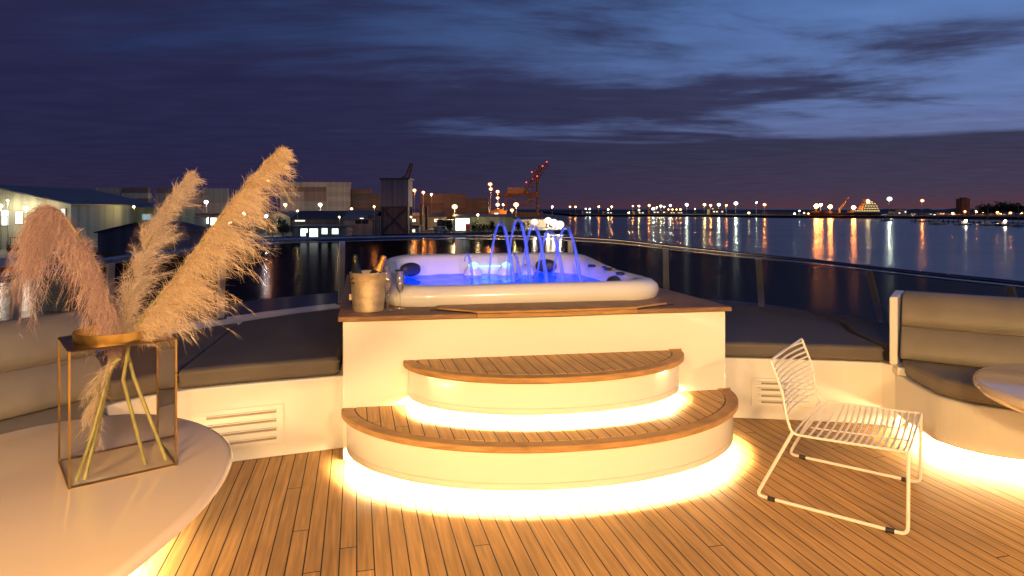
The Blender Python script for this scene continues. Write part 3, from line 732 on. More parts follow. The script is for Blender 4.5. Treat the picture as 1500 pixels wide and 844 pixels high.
def sqring(z, k=1):
    pts = []
    q = [Vector(p) for p in vq]
    for i in range(VN):
        a = 2*math.pi*i/VN; d = Vector((math.cos(a), math.sin(a))); best = 9
        for j in range(4):
            A = q[j]; e_ = q[(j+1) % 4]-A; den_ = d.x*e_.y-d.y*e_.x
            if abs(den_) < 1e-9: continue
            w = A-vc; tt = (w.x*e_.y-w.y*e_.x)/den_; s_ = (w.x*d.y-w.y*d.x)/den_
            if tt > 0 and -1e-6 <= s_ <= 1+1e-6: best = min(best, tt)
        pts.append((vc.x+d.x*best, vc.y+d.y*best, z))
    for c in vq:
        j = min(range(VN), key=lambda i: (pts[i][0]-c[0])**2+(pts[i][1]-c[1])**2); pts[j] = (c[0], c[1], z)
    return pts
cr = lambda r, z: [(vc.x+r*1.0*math.cos(2*math.pi*i/VN), vc.y+r*math.sin(2*math.pi*i/VN), z) for i in range(VN)]
MB().rings([sqring(vz1+.001), cr(.132, vz1+.001)], False, False).build('top_plate', BRASS, vs_)
MB().rings([cr(.132, vz1), cr(.132, vz1+.036), cr(.129, vz1+.036), cr(.129, vz1)], False, False).build('collar', BRASS, vs_, smooth=40)

# ------------------------------------------------------------------ pampas grass
def ribbons(starts, pts, w0):
    # pts: (n, k, 3) strands ; ribbon of random facing
    n, k, _ = pts.shape
    T = np.gradient(pts, axis=1); rnd = rng.normal(size=(n, 1, 3)); side = np.cross(T, rnd); side /= np.linalg.norm(side, axis=2, keepdims=True)+1e-9
    w = w0*np.linspace(1, .25, k)[None, :, None]*rng.uniform(.6, 1.3, (n, 1, 1))
    A = pts-side*w/2; B = pts+side*w/2; V = np.stack([A, B], 2).reshape(-1, 3)
    f = []; base = (np.arange(n)*k*2)[:, None]; j = np.arange(k-1)[None, :]*2; o = base+j
    faces = np.stack([o, o+1, o+3, o+2], -1).reshape(-1, 4)
    return V, faces
def plume(label, axis_px, Ys, n, length, spread, bias, grav, mat_, prof, w=.0011, name='pampas_grass', stem=None, clump=5, dk=1.0, fwd=.55, hairs=30000, hlen=.030):
    ax = [W(x, y, Y) for (x, y), Y in zip(axis_px, Ys)]; cv = cat(ax, 12); A = np.array([tuple(p) for p in cv]); m_ = len(A)
    TT = np.gradient(A, axis=0); TT /= np.linalg.norm(TT, axis=1, keepdims=True)
    root = thing(name, label, 'dried grass', tuple(cv[0]), 'pampas grass stems in the vase')
    u = rng.uniform(0, 1, n)**.9; nb = max(8, n//clump); ub = np.sort(rng.uniform(0, 1, nb)); ci_ = rng.integers(0, nb, n); u = np.clip(ub[ci_]+rng.normal(0, .007, n), 0, 1)
    fi = u*(m_-1); i0 = np.clip(fi.astype(int), 0, m_-2); fr = (fi-i0)[:, None]
    O = A[i0]*(1-fr)+A[i0+1]*fr; T = TT[i0]
    cd = rng.normal(size=(nb, 3)); side = cd[ci_]+rng.normal(size=(n, 3))*.28; side -= (side*T).sum(1, keepdims=True)*T; side /= np.linalg.norm(side, axis=1, keepdims=True)
    Lp = np.interp(u, *prof)*length*rng.uniform(.35, 1.0, n)*rng.uniform(.55, 1.12, nb)[ci_]
    d0 = T*fwd+side*spread*rng.uniform(.3, 1, (n, 1)); d0 /= np.linalg.norm(d0, axis=1, keepdims=True)
    bias = np.array(bias); g = np.array(grav)
    K = 7; s = np.linspace(0, 1, K)[None, :, None]
    wob = (rng.normal(0, .05, (n, 1, 3))+rng.normal(0, .07, (nb, 1, 3))[ci_])*np.sin(s*5+rng.uniform(0, 6, (n, 1, 1)))
    P = O[:, None, :]+Lp[:, None, None]*(s*dk*d0[:, None, :]+s**1.6*bias[None, None, :]+s**2.2*g[None, None, :]*rng.uniform(.6, 1.3, (n, 1, 1))+wob*s)
    V, Fc = ribbons(None, P, w*.8)
    # fine seed hairs along every branchlet
    hp = max(8, int(hairs/n)); fk = rng.uniform(.05, 1, (n, hp))*(K-1); k0 = np.clip(fk.astype(int), 0, K-2); ff = (fk-k0)[..., None]; ii = np.arange(n)[:, None]
    o0 = P[ii, k0]*(1-ff)+P[ii, k0+1]*ff; tg = P[ii, k0+1]-P[ii, k0]; tg /= np.linalg.norm(tg, axis=2, keepdims=True)+1e-9
    hd = tg*.9+rng.normal(0, .42, o0.shape); hl = hlen*rng.uniform(.4, 1.2, (n, hp, 1))*np.clip(Lp/length*1.6, .45, 1.1)[:, None, None]
    st_ = np.linspace(0, 1, 4)[None, None, :, None]
    H = o0[:, :, None, :]+hl[:, :, None, :]*(st_*hd[:, :, None, :]+st_**2*np.array([0, 0, -.25])+st_**2*rng.normal(0, .15, (n, hp, 1, 3)))
    V2, F2 = ribbons(None, H.reshape(-1, 4, 3), w*.62)
    Fc = np.concatenate([Fc, F2+len(V)]); V = np.concatenate([V, V2])
    q = root_loc(root); V = V-np.array(tuple(q))
    me = bpy.data.meshes.new('plume'); me.vertices.add(len(V)); me.vertices.foreach_set('co', V.astype(np.float32).ravel())
    me.loops.add(Fc.size); me.loops.foreach_set('vertex_index', Fc.astype(np.int32).ravel()); me.polygons.add(len(Fc))
    me.polygons.foreach_set('loop_start', np.arange(0, Fc.size, 4, dtype=np.int32)); me.polygons.foreach_set('loop_total', np.full(len(Fc), 4, np.int32)); me.update(calc_edges=True); me.validate()
    me.materials.append(mat_); o = bpy.data.objects.new('plume', me); C.objects.link(o); o.parent = root
    sp_ = [Vector(p) for p in (stem or [])]+cv
    nn = len(sp_); MB().tube(sp_, [.0065*(1-.7*i/nn) for i in range(nn)], 8).build('stem', STEMM, root, smooth=60)
    return root
PINK = plume_mat('plume_mauve', (.28, .18, .19), (.78, .60, .60)); TAN = plume_mat('plume_tan', (.42, .32, .26), (.92, .82, .76)); GLD = plume_mat('plume_gold', (.46, .33, .22), (.95, .82, .68))
hub = (-1.39, 2.24)
plume('mauve pampas plume drooping to the left, furthest left of the bunch', [(170, 505), (166, 468), (152, 418), (128, 368), (102, 328), (84, 309), (70, 303), (60, 309), (55, 322)], [2.24, 2.24, 2.22, 2.2, 2.18, 2.16, 2.15, 2.14, 2.14], 1000, .245, .9, (-.08, 0, -.28), (.04, 0, -.75), PINK,
      ([0, .15, .35, .65, .85, 1], [.5, .8, 1, 1.1, 1.1, .9]), stem=[(-1.40, 2.08, .61), (-1.40, 2.18, .85)], fwd=.75, w=.0016, dk=.40, hairs=42000)
plume('tan pampas plume in the middle, upright and leaning right', [(182, 500), (188, 450), (205, 390), (230, 330), (254, 290), (274, 264)], [2.28, 2.3, 2.33, 2.36, 2.38, 2.4], 750, .20, .70, (.08, 0, -.05), (.04, 0, -.22), TAN,
      ([0, .12, .4, .7, 1], [.5, 1, 1, .75, .3]), stem=[(-1.22, 2.24, .61), (-1.34, 2.25, .9)], fwd=1.0, dk=.9, w=.0016)
plume('large golden pampas plume sweeping to the upper right, tallest of the bunch', [(190, 500), (212, 462), (255, 410), (298, 352), (338, 300), (377, 252), (412, 218)], [2.22, 2.2, 2.17, 2.14, 2.11, 2.08, 2.05], 1000, .235, .5, (.22, 0, -.16), (.20, 0, -.52), GLD,
      ([0, .12, .35, .6, .85, 1], [.6, .95, 1, .8, .45, .12]), stem=[(-1.27, 2.20, .61), (-1.36, 2.22, .9)], fwd=1.0, dk=.85, hairs=44000, hlen=.034, w=.0016)
plume('short pale pampas tuft hanging inside the glass vase', [(176, 525), (158, 540), (142, 575), (138, 610), (142, 645)], [2.2, 2.18, 2.17, 2.17, 2.17], 160, .09, .5, (0, 0, -.2), (0, 0, -.3), TAN,
      ([0, .2, .5, 1], [.6, 1, .9, .4]), stem=[(-1.42, 2.07, .61), (-1.40, 2.12, .75), (-1.39, 2.2, .95)], fwd=.7, w=.0016, hairs=7000, hlen=.022)

# ------------------------------------------------------------------ wire chair
A0 = Vector((1.27, 3.298, 0)); E1 = Vector((.798, -.603, 0)); E2 = Vector((.598, .801, 0)); CWD = .685
def cp(s, l, z): return A0+E1*s+E2*l+Vector((0, 0, z))
ch = thing('wire_chair', 'white steel wire lounge chair with curved rods standing on the teak deck', 'chair', cp(.33, .34, 0))
def rounded(pts, r=.03, n=5):
    out = [Vector(pts[0])]
    for i in range(1, len(pts)-1):
        p = Vector(pts[i]); a = (Vector(pts[i-1])-p).normalized(); c = (Vector(pts[i+1])-p).normalized()
        A = p+a*r; B = p+c*r
        for k in range(n+1):
            u = k/n; out.append(A*(1-u)**2+p*2*u*(1-u)+B*u*u)
    out.append(Vector(pts[-1])); return out
for l in (0, CWD):
    pr = [cp(.176, l, .372), cp(.0, l, .010), cp(.67, l, .010), cp(.672, l, .388)]
    MB().tube(rounded(pr, .035), .0085, 10).build('sled_leg', POW, ch, smooth=60)
    for s_ in (.075, .60):
        MB().tube([cp(s_-.018, l, .009), cp(s_+.018, l, .009)], .0125, 8).build('glide', BLK, ch, smooth=60)
back = [(.672, .386), (.45, .376), (.24, .366), (.176, .374), (.150, .44), (.138, .50), (.122, .58), (.075, .705)]
for l in (0, CWD):
    MB().tube(cat([cp(s_, l, z) for s_, z in back[:3]]+[cp(s_, l, z) for s_, z in back[3:]], 5), .0065, 8).build('side_rail', POW, ch, smooth=60)
MB().tube(rounded([cp(.078, 0, .70), cp(.070, 0, .718), cp(.070, CWD, .718), cp(.078, CWD, .70)], .012), .0065, 8).build('top_rail', POW, ch, smooth=60)
def rod(s_, z, sag, bk, r=.0052):
    pts = []
    for k in range(15):
        u = k/14; w = (1-abs(2*u-1)**2.6); pts.append(cp(s_-bk*w, u*CWD, z-sag*w))
    return pts
for k in range(18):
    s_ = .672-k*.0285; z = .386-.00004*k; sag = .045+.012*math.sin(k/17*math.pi); MB().tube(rod(s_, .386-.02*min(1, k/14), sag if k else .0, 0 if k < 13 else (k-12)*.008), .0058, 6).build('seat_rod', POW, ch, smooth=60)
for k in range(12):
    z = .41+k*.0262; s_ = np.interp(z, [.372, .44, .50, .58, .705], [.176, .150, .138, .122, .075]); MB().tube(rod(s_, z, .012, .062-.004*k/2 if k < 11 else .05), .0055, 6).build('back_rod', POW, ch, smooth=60)
for l in (.17, .34, .51):
    pts = [cp(.66, l, .342), cp(.45, l, .328), cp(.25, l, .318), cp(.14, l, .335), (cp(.095, l, .40)), cp(.075, l, .50), cp(.06, l, .6), cp(.02, l, .72)]
for l in (CWD*.5,):
    MB().tube(cat([cp(.655, l, .335), cp(.45, l, .322), cp(.25, l, .308), cp(.19, l, .306)], 4), .004, 6).build('under_rail', POW, ch, smooth=60)

# the wheelhouse behind the viewer, with the downlights in its overhang
wh = thing('wheelhouse', 'white wheelhouse front with roof overhang closing the aft end of the sundeck', 'deckhouse', (.3, -3.3, 0))
MB().box((.3, -3.3, 1.2), (7.2, .2, 2.398)).build('front_wall', GEL, wh, bevel=.02)
MB().box((.3, -2.5, 2.45), (7.4, 2.2, .1)).build('roof_overhang', GEL, wh, bevel=.02)
for x in (-2.1, -.5, 1.1, 2.7):
    fo = MB().box((x, -3.19, 1.5), (1.35, .03, .9)).build('window', POLE_ if False else BLK, wh, bevel=.01)
lampM = emis('deck_lamp_glow', (1, .66, .34), 120)
for i, x in enumerate((-1.8, .2, 2.2)):
    dl = thing('downlight', ['warm downlight in the wheelhouse overhang nearest the big table', 'warm middle downlight in the wheelhouse overhang', 'warm downlight in the wheelhouse overhang on the chair side'][i], 'lamp', (x, -1.6, 2.39), 'downlights in the wheelhouse overhang')
    MB().lathe([(.06, .0), (.075, .004), (.075, .009), (.001, .009)], (x, -1.6, 2.39), 24).build('lamp_rim', STEEL, dl, smooth=50)
    MB().lathe([(.055, -.003), (.055, .001), (.001, .002)], (x, -1.6, 2.39), 24).build('lens', lampM, dl)
    l = bpy.data.lights.new('downlight_beam', 'SPOT'); l.color = (1, .59, .21); l.energy = DLE; l.spot_size = R(150); l.spot_blend = 1; l.shadow_soft_size = .25
    o = bpy.data.objects.new('downlight_beam', l); C.objects.link(o); o.parent = dl; o.location = (0, 0, -.03); o.rotation_euler = (R(40), 0, 0)

# ================================================================== far setting
LZ = -6.4
LAND = mat('quay_ground', (.10, .095, .085), .8, var=.2, vscale=.05)
DLAND = mat('far_land', (.03, .028, .027), .9, var=.2, vscale=.02)
def land(name, near, far, z, m, skirt=WZ-1):
    mb = MB(); n = len(near); mb.add([(p[0], p[1], z) for p in near]+[(p[0], p[1], z) for p in far], [tuple(range(n))+tuple(range(2*n-1, n-1, -1))])
    strip(mb, [(p[0], p[1], skirt) for p in near], [(p[0], p[1], z) for p in near]); return tag(mb.build(name, m), kind='structure')
def wl(px, py): Y = (EYE-WZ)*F/(py-HY); return ((px-750)*Y/F, Y)
near = [wl(-700, 400), wl(-200, 392), wl(0, 388), wl(140, 378), wl(230, 366), wl(330, 356), wl(440, 351), wl(560, 347.5), wl(690, 345.5), wl(770, 343), wl(832, 341)]
far = [(p[0]*1, p[1]) for p in near]
near = near+[wl(836, 336), wl(800, 327), wl(815, 319)]
mb = MB(); 
poly = near+[(30, 900), (-1600, 900), (-1600, 60)]
mb.prism(poly, WZ-1, LZ); tag(mb.build('left_bank', LAND), kind='structure')
near = [wl(842, 317.5), wl(940, 317.6), wl(1040, 318), (wl(1110, 319)), wl(1185, 319.5), wl(1290, 320), wl(1400, 321), wl(1560, 323), wl(1900, 325)]
farp = [(p[0]*2.2, 2600) for p in near]; farp[0] = (20, 2600)
land('far_shore', near, farp, WZ+2.2, DLAND)
# low treed rise on the skyline
def ridge(name, pts, Yd, dep, m):
    rg = []
    mb = MB()
    a = [W(x, 314, Yd) for x, y in pts]; b_ = [W(x, y, Yd+dep*.3) for x, y in pts]; c = [W(x, 314, Yd+dep) for x, y in pts]
    strip(mb, a, b_); strip(mb, b_, c); return tag(mb.build(name, m, smooth=80), kind='structure')
rp = []
x = 830
while x < 1700:
    rp.append((x, 309.5+random.uniform(-1, 1)-(4.5 if x > 1290 else 2.2 if x > 1120 else 0)*random.uniform(.5, 1))); x += random.uniform(5, 14)
ridge('hills', rp, 1150, 300, DLAND)

# ---- lamps
LC = {'o': (1, .32, .06), 'y': (1, .72, .30), 'w': (.88, 1, .82), 'c': (.75, .95, 1.0), 'r': (1, .08, .06), 'k': (1, .86, .62)}
_em = {}
def lamp_mat(c, s):
    k = (c, s)
    if k not in _em: _em[k] = emis('lamp_glow', LC[c], s)
    return _em[k]
POLE = mat('galvanised_pole', (.25, .24, .23), .6, metal=.3)
_lm = {}
def bloom_mat(c):  # lens bloom round a lamp, painted as a weakly emissive see-through shell
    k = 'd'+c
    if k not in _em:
        m, t, out = nt('lamp_bloom'); tr = N(t, 'ShaderNodeBsdfTransparent'); e = N(t, 'ShaderNodeEmission'); e.inputs[0].default_value = (*LC[c], 1)
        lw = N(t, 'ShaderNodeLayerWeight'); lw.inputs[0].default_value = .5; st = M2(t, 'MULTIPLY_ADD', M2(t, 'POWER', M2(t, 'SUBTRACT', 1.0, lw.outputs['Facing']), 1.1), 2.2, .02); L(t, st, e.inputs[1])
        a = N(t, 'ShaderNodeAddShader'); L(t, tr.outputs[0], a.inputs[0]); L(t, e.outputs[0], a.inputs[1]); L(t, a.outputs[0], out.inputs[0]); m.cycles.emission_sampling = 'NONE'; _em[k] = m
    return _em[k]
def lamp(px, py, c, size, Y, label, s=220, gz=None, group='lamps along the harbour', post=True, name='street_lamp'):
    r = size*.37*Y/F; s = s*1.8; p = W(px, py, Y); g = gz if gz is not None else (LZ if Y < 450 else WZ+2.2)
    h = thing(name, label, 'lamp', (p.x, p.y, g if post else p.z), group)
    MB().sphere(p, r, 6, .75).build('lamp_head', lamp_mat(c, s), h, smooth=80); MB().sphere(p, r*3.0, 8, .85).build('bloom_halo', bloom_mat(c), h, smooth=80)  # outer sphere is an added bloom halo, not a lamp part
    if post and p.z-g > 2:
        pr = max(.12, .0003*Y); MB().tube([(p.x, p.y+r*1.2, g), (p.x, p.y+r*1.2, p.z+r*.4)], [pr, pr*.6], 6).build('post', POLE, h)
        MB().box((p.x, p.y+r*.6, p.z+r*.8), (r*2.0, r*1.6, r*.3)).build('hood', POLE, h)
    return h
near_lamps = [
 (128, 284, 'o', 7, 170, 'big orange flood lamp above the low green warehouse', 160),
 (92, 287, 'y', 2, 170, 'tiny white lamp just left of the big orange flood lamp', 60),
 (302, 296, 'k', 5, 280, 'pale lamp between the middle and right pampas plumes', 160),
 (357, 313, 'k', 3, 200, 'small white lamp behind the golden plume', 120),
 (390, 317, 'c', 5, 178, 'cold white lamp beside the dark bush', 120),
 (418, 300, 'y', 4, 290, 'yellowish lamp in front of the left end of the pale container stack', 120),
 (469, 300, 'k', 5, 290, 'pale lamp in front of the right part of the pale container stack', 200),
 (393, 265, 'o', 3.5, 300, 'orange mast lamp level with the top of the pale container stack', 140),
 (515, 306, 'o', 3.5, 240, 'small orange lamp over the grey gabled shed', 90),
 (436, 309, 'y', 2, 200, 'faint lamp over the flat office roof', 50),
 (607, 279, 'o', 4.5, 300, 'tall orange lamp just right of the square tower', 160),
 (620, 282, 'o', 4, 310, 'second tall orange lamp right of the square tower', 160),
 (632, 285, 'o', 3.5, 330, 'third and lowest of the tall orange lamps right of the square tower', 130),
 (666, 303, 'y', 6.5, 240, 'yellow starred lamp over the lit shed doorway', 200),
 (718, 270, 'o', 5, 380, 'tallest twin orange mast lamp left of the red crane', 170),
 (719, 277, 'o', 4.5, 384, 'lower lamp of the tallest mast left of the red crane', 150),
 (729, 281, 'o', 4.5, 390, 'orange mast lamp between the tallest mast and the red crane', 160),
 (729, 290, 'o', 4, 372, 'orange lamp midway down beside the tallest mast', 120),
 (729, 300, 'y', 4.5, 352, 'yellow lamp low beside the tallest mast', 120),
 (737, 300, 'o', 3, 352, 'small orange lamp low at the left foot of the red crane', 80),
 (756, 300, 'y', 6, 360, 'bright yellow lamp in front of the red crane', 170),
 (750, 308, 'o', 4.5, 340, 'orange lamp low in front of the red crane', 110),
 (809, 303, 'k', 2.5, 420, 'faint white lamp just right of the red crane', 80),
 (38, 305, 'k', 6, 118.5, 'bright white wall lamp on the big gabled warehouse', 90),
 (0, 302, 'k', 6, 118.5, 'white wall lamp of the big gabled warehouse at the edge of the photo', 90),
 (11, 294, 'k', 3, 119, 'small warm lamp high on the gable of the big warehouse', 60),
 (98, 309, 'y', 3.5, 128, 'added yellow lamp at the corner between the two warehouses', 130),  # from here down: lamps added to brighten the dark facades
 (196, 303, 'y', 3, 136, 'small added yellow lamp at the eave of the low green warehouse', 110),
 (548, 303, 'o', 3, 178, 'small added orange lamp left of the square tower roof beam', 90),
 (497, 318, 'y', 2.5, 165, 'faint added yellow lamp over the dockside office corner', 90),
 (602, 318, 'y', 2, 186, 'small added orange lamp at the right foot of the square tower', 90),
 (700, 315, 'y', 3.2, 205, 'added yellowish lamp over the pale dock shed wall', 120)]
for px, py, c, sz, Y, lab, s in near_lamps:
    if Y: lamp(px, py, c, sz*.62, Y, lab, s*(11 if 'gabled ware' in lab or 'between the two ware' in lab else 9))
for i, (px, py, sz) in enumerate([(783, 325, 4.5), (803, 323, 5), (811, 326.5, 6), (820, 329, 6)]):
    lamp(px, py, 'k', sz, 252, ['leftmost of the four dazzling white pier floodlights', 'second of the four dazzling white pier floodlights, the highest', 'third of the four dazzling white pier floodlights', 'rightmost of the four dazzling white pier floodlights'][i], 420, group='pier floodlights behind the fountains')
far_l = [(835,303,'o',4),(843,303,'o',4),(858,306,'w',3),(864,306,'w',3),(877,303,'o',4.5),(891,307,'y',3.5),(896,303,'o',4.5),(921,312,'y',3),(927,302,'o',3.5),(936,302,'y',4),(936,308,'y',3.5),
 (951,301,'o',5),(957,306,'w',6),(962,304,'y',3),(968,302,'y',5),(973,303,'w',3),(982,301,'w',4.5),(979,307,'o',3),(985,307,'o',3.5),(991,307,'o',3),(997,307,'o',4),(1006,300,'w',6),(1018,306,'o',2.5),(1032,300,'y',5.5),(1041,301,'o',5),
 (1044,307,'k',3.5),(1049,308,'y',3),(1053,300,'w',6),(1056,308,'w',3),(1064,301,'o',4.5),(1078,298,'w',7),(1097,312,'y',4.5),(1108,297,'w',3.5),(1120,300,'o',6),
 (1164,313,'w',3.5),(1171,309,'w',3),(1178,312,'o',3),(1184,313,'o',3),(1303,291.5,'w',8),(1337,317,'k',3),(1351,294,'o',6),(1369,315.5,'w',4),(1396,313,'o',5),(1413.5,310,'o',4.5),(1430,310,'o',5),(1440,311,'o',4),
 (1425,320.5,'y',3.5),(1433,321,'y',3.5),(1452,323,'w',2.5),(1461,311,'o',5),(1466,313,'o',4),(1480,312,'o',5),(1485,325,'w',3),(1496,312,'o',5)]
cn = {'o': 'orange', 'y': 'yellow', 'w': 'cool white', 'k': 'warm white'}; cnt = {}
ordn = ['first','second','third','fourth','fifth','sixth','seventh','eighth','ninth','tenth','eleventh','twelfth','thirteenth','fourteenth','fifteenth','sixteenth','seventeenth','eighteenth','nineteenth','twentieth','twenty-first','twenty-second','twenty-third','twenty-fourth','twenty-fifth','twenty-sixth','twenty-seventh','twenty-eighth']
for px, py, c, sz in far_l:
    cnt[c] = cnt.get(c, 0)+1; big = sz >= 5
    Y = 700 if px < 1200 else 640 if px not in (1303, 1351) else 590
    if py > 316: Y = 560
    if (px, py) == (1303, 291.5): lab = 'brightest cool white lamp on a tall post right of the lit ship'
    elif (px, py) == (1351, 294): lab = 'tall orange lamp on a post between the ship and the dark silo tower'
    else: lab = '%s harbour lamp on the far shore, %s %s one counted from the left' % (cn[c], ordn[cnt[c]-1], cn[c])
    lamp(px, py, c, sz*.42, Y, lab, 260 if big else 130, gz=(WZ+2.2 if Y > 560 else WZ+.5), group='lamps along the far shore')

# ---- containers
CONT = []
for i, c in enumerate([(.46, .42, .34), (.38, .36, .30), (.50, .44, .36), (.30, .22, .17), (.22, .15, .12), (.36, .38, .34)]):
    CONT.append(mat('container_paint', c, .6, var=.2, vscale=.6, bump=.5, bscale=2, stretch=(3, 1, .1)))
DARKC = [mat('dark_container_paint', c, .6, var=.2, vscale=.6) for c in ((.16, .10, .08), (.13, .10, .09), (.11, .08, .06))]
def container_mesh():
    mb = MB(); Lc, Wc, Hc = 12.2, 2.44, 2.55
    # corrugated long sides: zigzag outline extruded upward
    n = 40; pts = []
    for k in range(n): pts.append((-Lc/2+.1+(Lc-.2)*k/(n-1), -Wc/2+(.05 if (k//1) % 2 else 0)))
    for k in range(n): pts.append((Lc/2-.1-(Lc-.2)*k/(n-1), Wc/2-(.05 if k % 2 else 0)))
    mb.prism(pts, .12, Hc-.12)
    for z in (.06, Hc-.06):
        mb.box((0, -Wc/2-.0, z), (Lc, .14, .118)); mb.box((0, Wc/2, z), (Lc, .14, .118)); mb.box((-Lc/2, 0, z), (.12, Wc-.15, .117)); mb.box((Lc/2, 0, z), (.12, Wc-.15, .117))
    for sx in (-1, 1):
        for sy in (-1, 1): mb.box((sx*(Lc/2-.02), sy*(Wc/2+.0), Hc/2), (.2, .16, Hc-.24))
    return mb
cme = container_mesh()
cobj = {}
def container(x, y, z, mi, dark, label, group, rz=0):
    key = (mi, dark)
    if key not in cobj:
        o = cme.build('shipping_container', (DARKC if dark else CONT)[mi]); cobj[key] = o
    else: o = cobj[key].copy(); C.objects.link(o)
    o.location = (x, y, z); o.rotation_euler = (0, 0, rz); tag(o, label, 'container', group); return o
stacks = [('behind green warehouse', 143, 2, 275, 300, 0, 4), ('stack between left and middle plumes', 230, 3, 276, 330, 0, 5), ('behind golden plume', 346, 1, 279, 335, 0, 5), ('behind the lit office', 412, 3, 267, 340, 0, 6), ('left of square tower', 510, 2, 277, 345, 1, 5), ('right of square tower', 617, 3, 284, 350, 1, 5)]
rowname = ['bottom row', 'second row up', 'third row up', 'fourth row up', 'fifth row up', 'sixth row up', 'seventh row up', 'eighth row up', 'ninth row up']
for (where, px, nc, top, Y, dark, nrw) in stacks:
    w = 12.35*F/Y; ztop = EYE-(top-HY)*Y/F; nrw = int((ztop-LZ)/2.56)
    for c_ in range(nc):
        k = nrw - (1 if (c_ == 1 and nc == 3 and px < 300) else 0) - (1 if dark and c_ == nc-1 else 0)
        for r_ in range(k):
            x = (px+w*(c_+.5)-750)*Y/F
            container(x+random.uniform(-.15, .15), Y+random.uniform(-.15, .15), ztop-(nrw-r_)*2.56, random.choice((0, 1, 2, 2, 3, 4, 5) if not dark else (0, 1, 2)), dark,
                      '%s container, %s, %s column, %s' % ('dark rusty' if dark else 'pale', rowname[r_], ['left', 'second' if nc == 3 else 'right', 'right'][c_], where), 'containers stacked in the port yard')

# ---- buildings
def bmat(c, r=.75, **k): return mat('facade_paint', c, r, var=.22, vscale=.5, bump=1.0, bscale=3, stretch=(1.6, 1, .02), **k)
CREAM = bmat((.50, .50, .34)); GREENW = bmat((.30, .33, .17)); MAUVE = bmat((.17, .12, .12)); MAUVE2 = bmat((.30, .24, .24)); GREYR = mat('roof_metal', (.16, .17, .17), .5, var=.15, vscale=.3); DARKR = mat('roof_dark', (.06, .06, .065), .6, var=.15)
WINL = emis('lit_window', (1, .95, .74), 2.0); WINC = emis('lit_window_cool', (.85, 1, .88), 2.2); WIND = mat('dark_window', (.03, .035, .04), .15); WINB = emis('lit_window_blue', (.4, .7, .85), .6); FRAME = mat('window_frame', (.3, .3, .28), .6)
def building(name, label, x0, x1, eave, Y, depth, wall, roof, ridge_px=None, gable=False, wins=(), doors=(), base=LZ, cat_='building', over=.4):
    X0 = (x0-750)*Y/F; X1 = (x1-750)*Y/F; ze = EYE-(eave-HY)*Y/F; cx = (X0+X1)/2
    t_ = thing(name, label, cat_, (cx, Y+depth/2, base)); w = X1-X0
    MB().box((cx, Y+depth/2, (base+ze)/2), (w, depth, ze-base)).build('wall', wall, t_)
    if ridge_px is None:
        MB().box((cx, Y+depth/2, ze+.2), (w+over*2, depth+over*2, .36)).build('roof', roof, t_)
    else:
        zr = EYE-(ridge_px-HY)*Y/F
        if gable:   # gable faces viewer
            vs = [(X0, Y, ze), (X1, Y, ze), (cx, Y, zr), (X0, Y+depth, ze), (X1, Y+depth, ze), (cx, Y+depth, zr)]
            MB().add(vs, [(0, 1, 2), (3, 5, 4), (0, 3, 4, 1)]).build('gable_wall', wall, t_)
            e = over; s = (zr-ze)/(w/2); th = .22
            vs = []
            for yy in (Y-e, Y+depth+e): vs += [(X0-e, yy, ze-e*s+.02), (cx, yy, zr+.02), (X1+e, yy, ze-e*s+.02), (X1+e, yy, ze-e*s+th), (cx, yy, zr+th+.05), (X0-e, yy, ze-e*s+th)]
            MB().add(vs, [(0, 1, 4, 5), (1, 2, 3, 4), (6, 11, 10, 7), (7, 10, 9, 8), (0, 6, 7, 1), (1, 7, 8, 2), (2, 8, 9, 3), (3, 9, 10, 4), (4, 10, 11, 5), (5, 11, 6, 0)]).build('roof', roof, t_)
        else:
            e = over; th = .2
            vs = []
            for xx in (X0-e, X1+e): vs += [(xx, Y-e, ze), (xx, Y+depth/2, zr), (xx, Y+depth+e, ze), (xx, Y+depth+e, ze+th), (xx, Y+depth/2, zr+th), (xx, Y-e, ze+th)]
            MB().add(vs, [(0, 1, 4, 5), (1, 2, 3, 4), (6, 11, 10, 7), (7, 10, 9, 8), (0, 6, 7, 1), (1, 7, 8, 2), (2, 8, 9, 3), (3, 9, 10, 4), (4, 10, 11, 5), (5, 11, 6, 0)]).build('roof', roof, t_)
            MB().add([(X0+.01, Y, ze), (X0+.01, Y+depth, ze), (X0+.01, Y+depth/2, zr-.05)], [(0, 1, 2)]).build('gable_wall', wall, t_)
    for (a, b_, c, d, m_) in wins:
        p = W(a, d, Y-.06); q = W(b_, c, Y-.06); ww = q.x-p.x; hh = q.z-p.z
        fr = MB(); tk = .12
        fr.box(((p.x+q.x)/2, Y-.07, q.z+tk/2), (ww+2*tk, .12, tk)); fr.box(((p.x+q.x)/2, Y-.07, p.z-tk/2), (ww+2*tk, .12, tk))
        nm = max(1, int(ww/1.6))
        for k in range(nm+1): fr.box((p.x+ww*k/nm, Y-.09, (p.z+q.z)/2), (tk, .12, hh))
        if hh > 2.2: fr.box(((p.x+q.x)/2, Y-.10, p.z+hh*.55), (ww, .08, tk*.7))
        fo = fr.build('window', FRAME, t_)
        MB().box(((p.x+q.x)/2, Y-.03, (p.z+q.z)/2), (ww, .02, hh)).build('pane', m_, fo)
    for (a, b_, c, m_) in doors:
        p = W(a, 0, Y); q = W(b_, c, Y); MB().box(((p.x+q.x)/2, Y-.05, (base+q.z)/2), (q.x-p.x, .08, q.z-base)).build('door', m_, t_)
    return t_
building('warehouse', 'big gabled warehouse glowing white at the left edge of the photo', -150, 104, 300, 122, 30, CREAM, GREYR, 272, True, wins=((2, 14, 308, 330, WINC), (22, 34, 310, 328, WINL), (50, 70, 312, 326, WINC), (80, 96, 306, 318, WINL)), doors=((72, 92, 322, MAUVE2),))
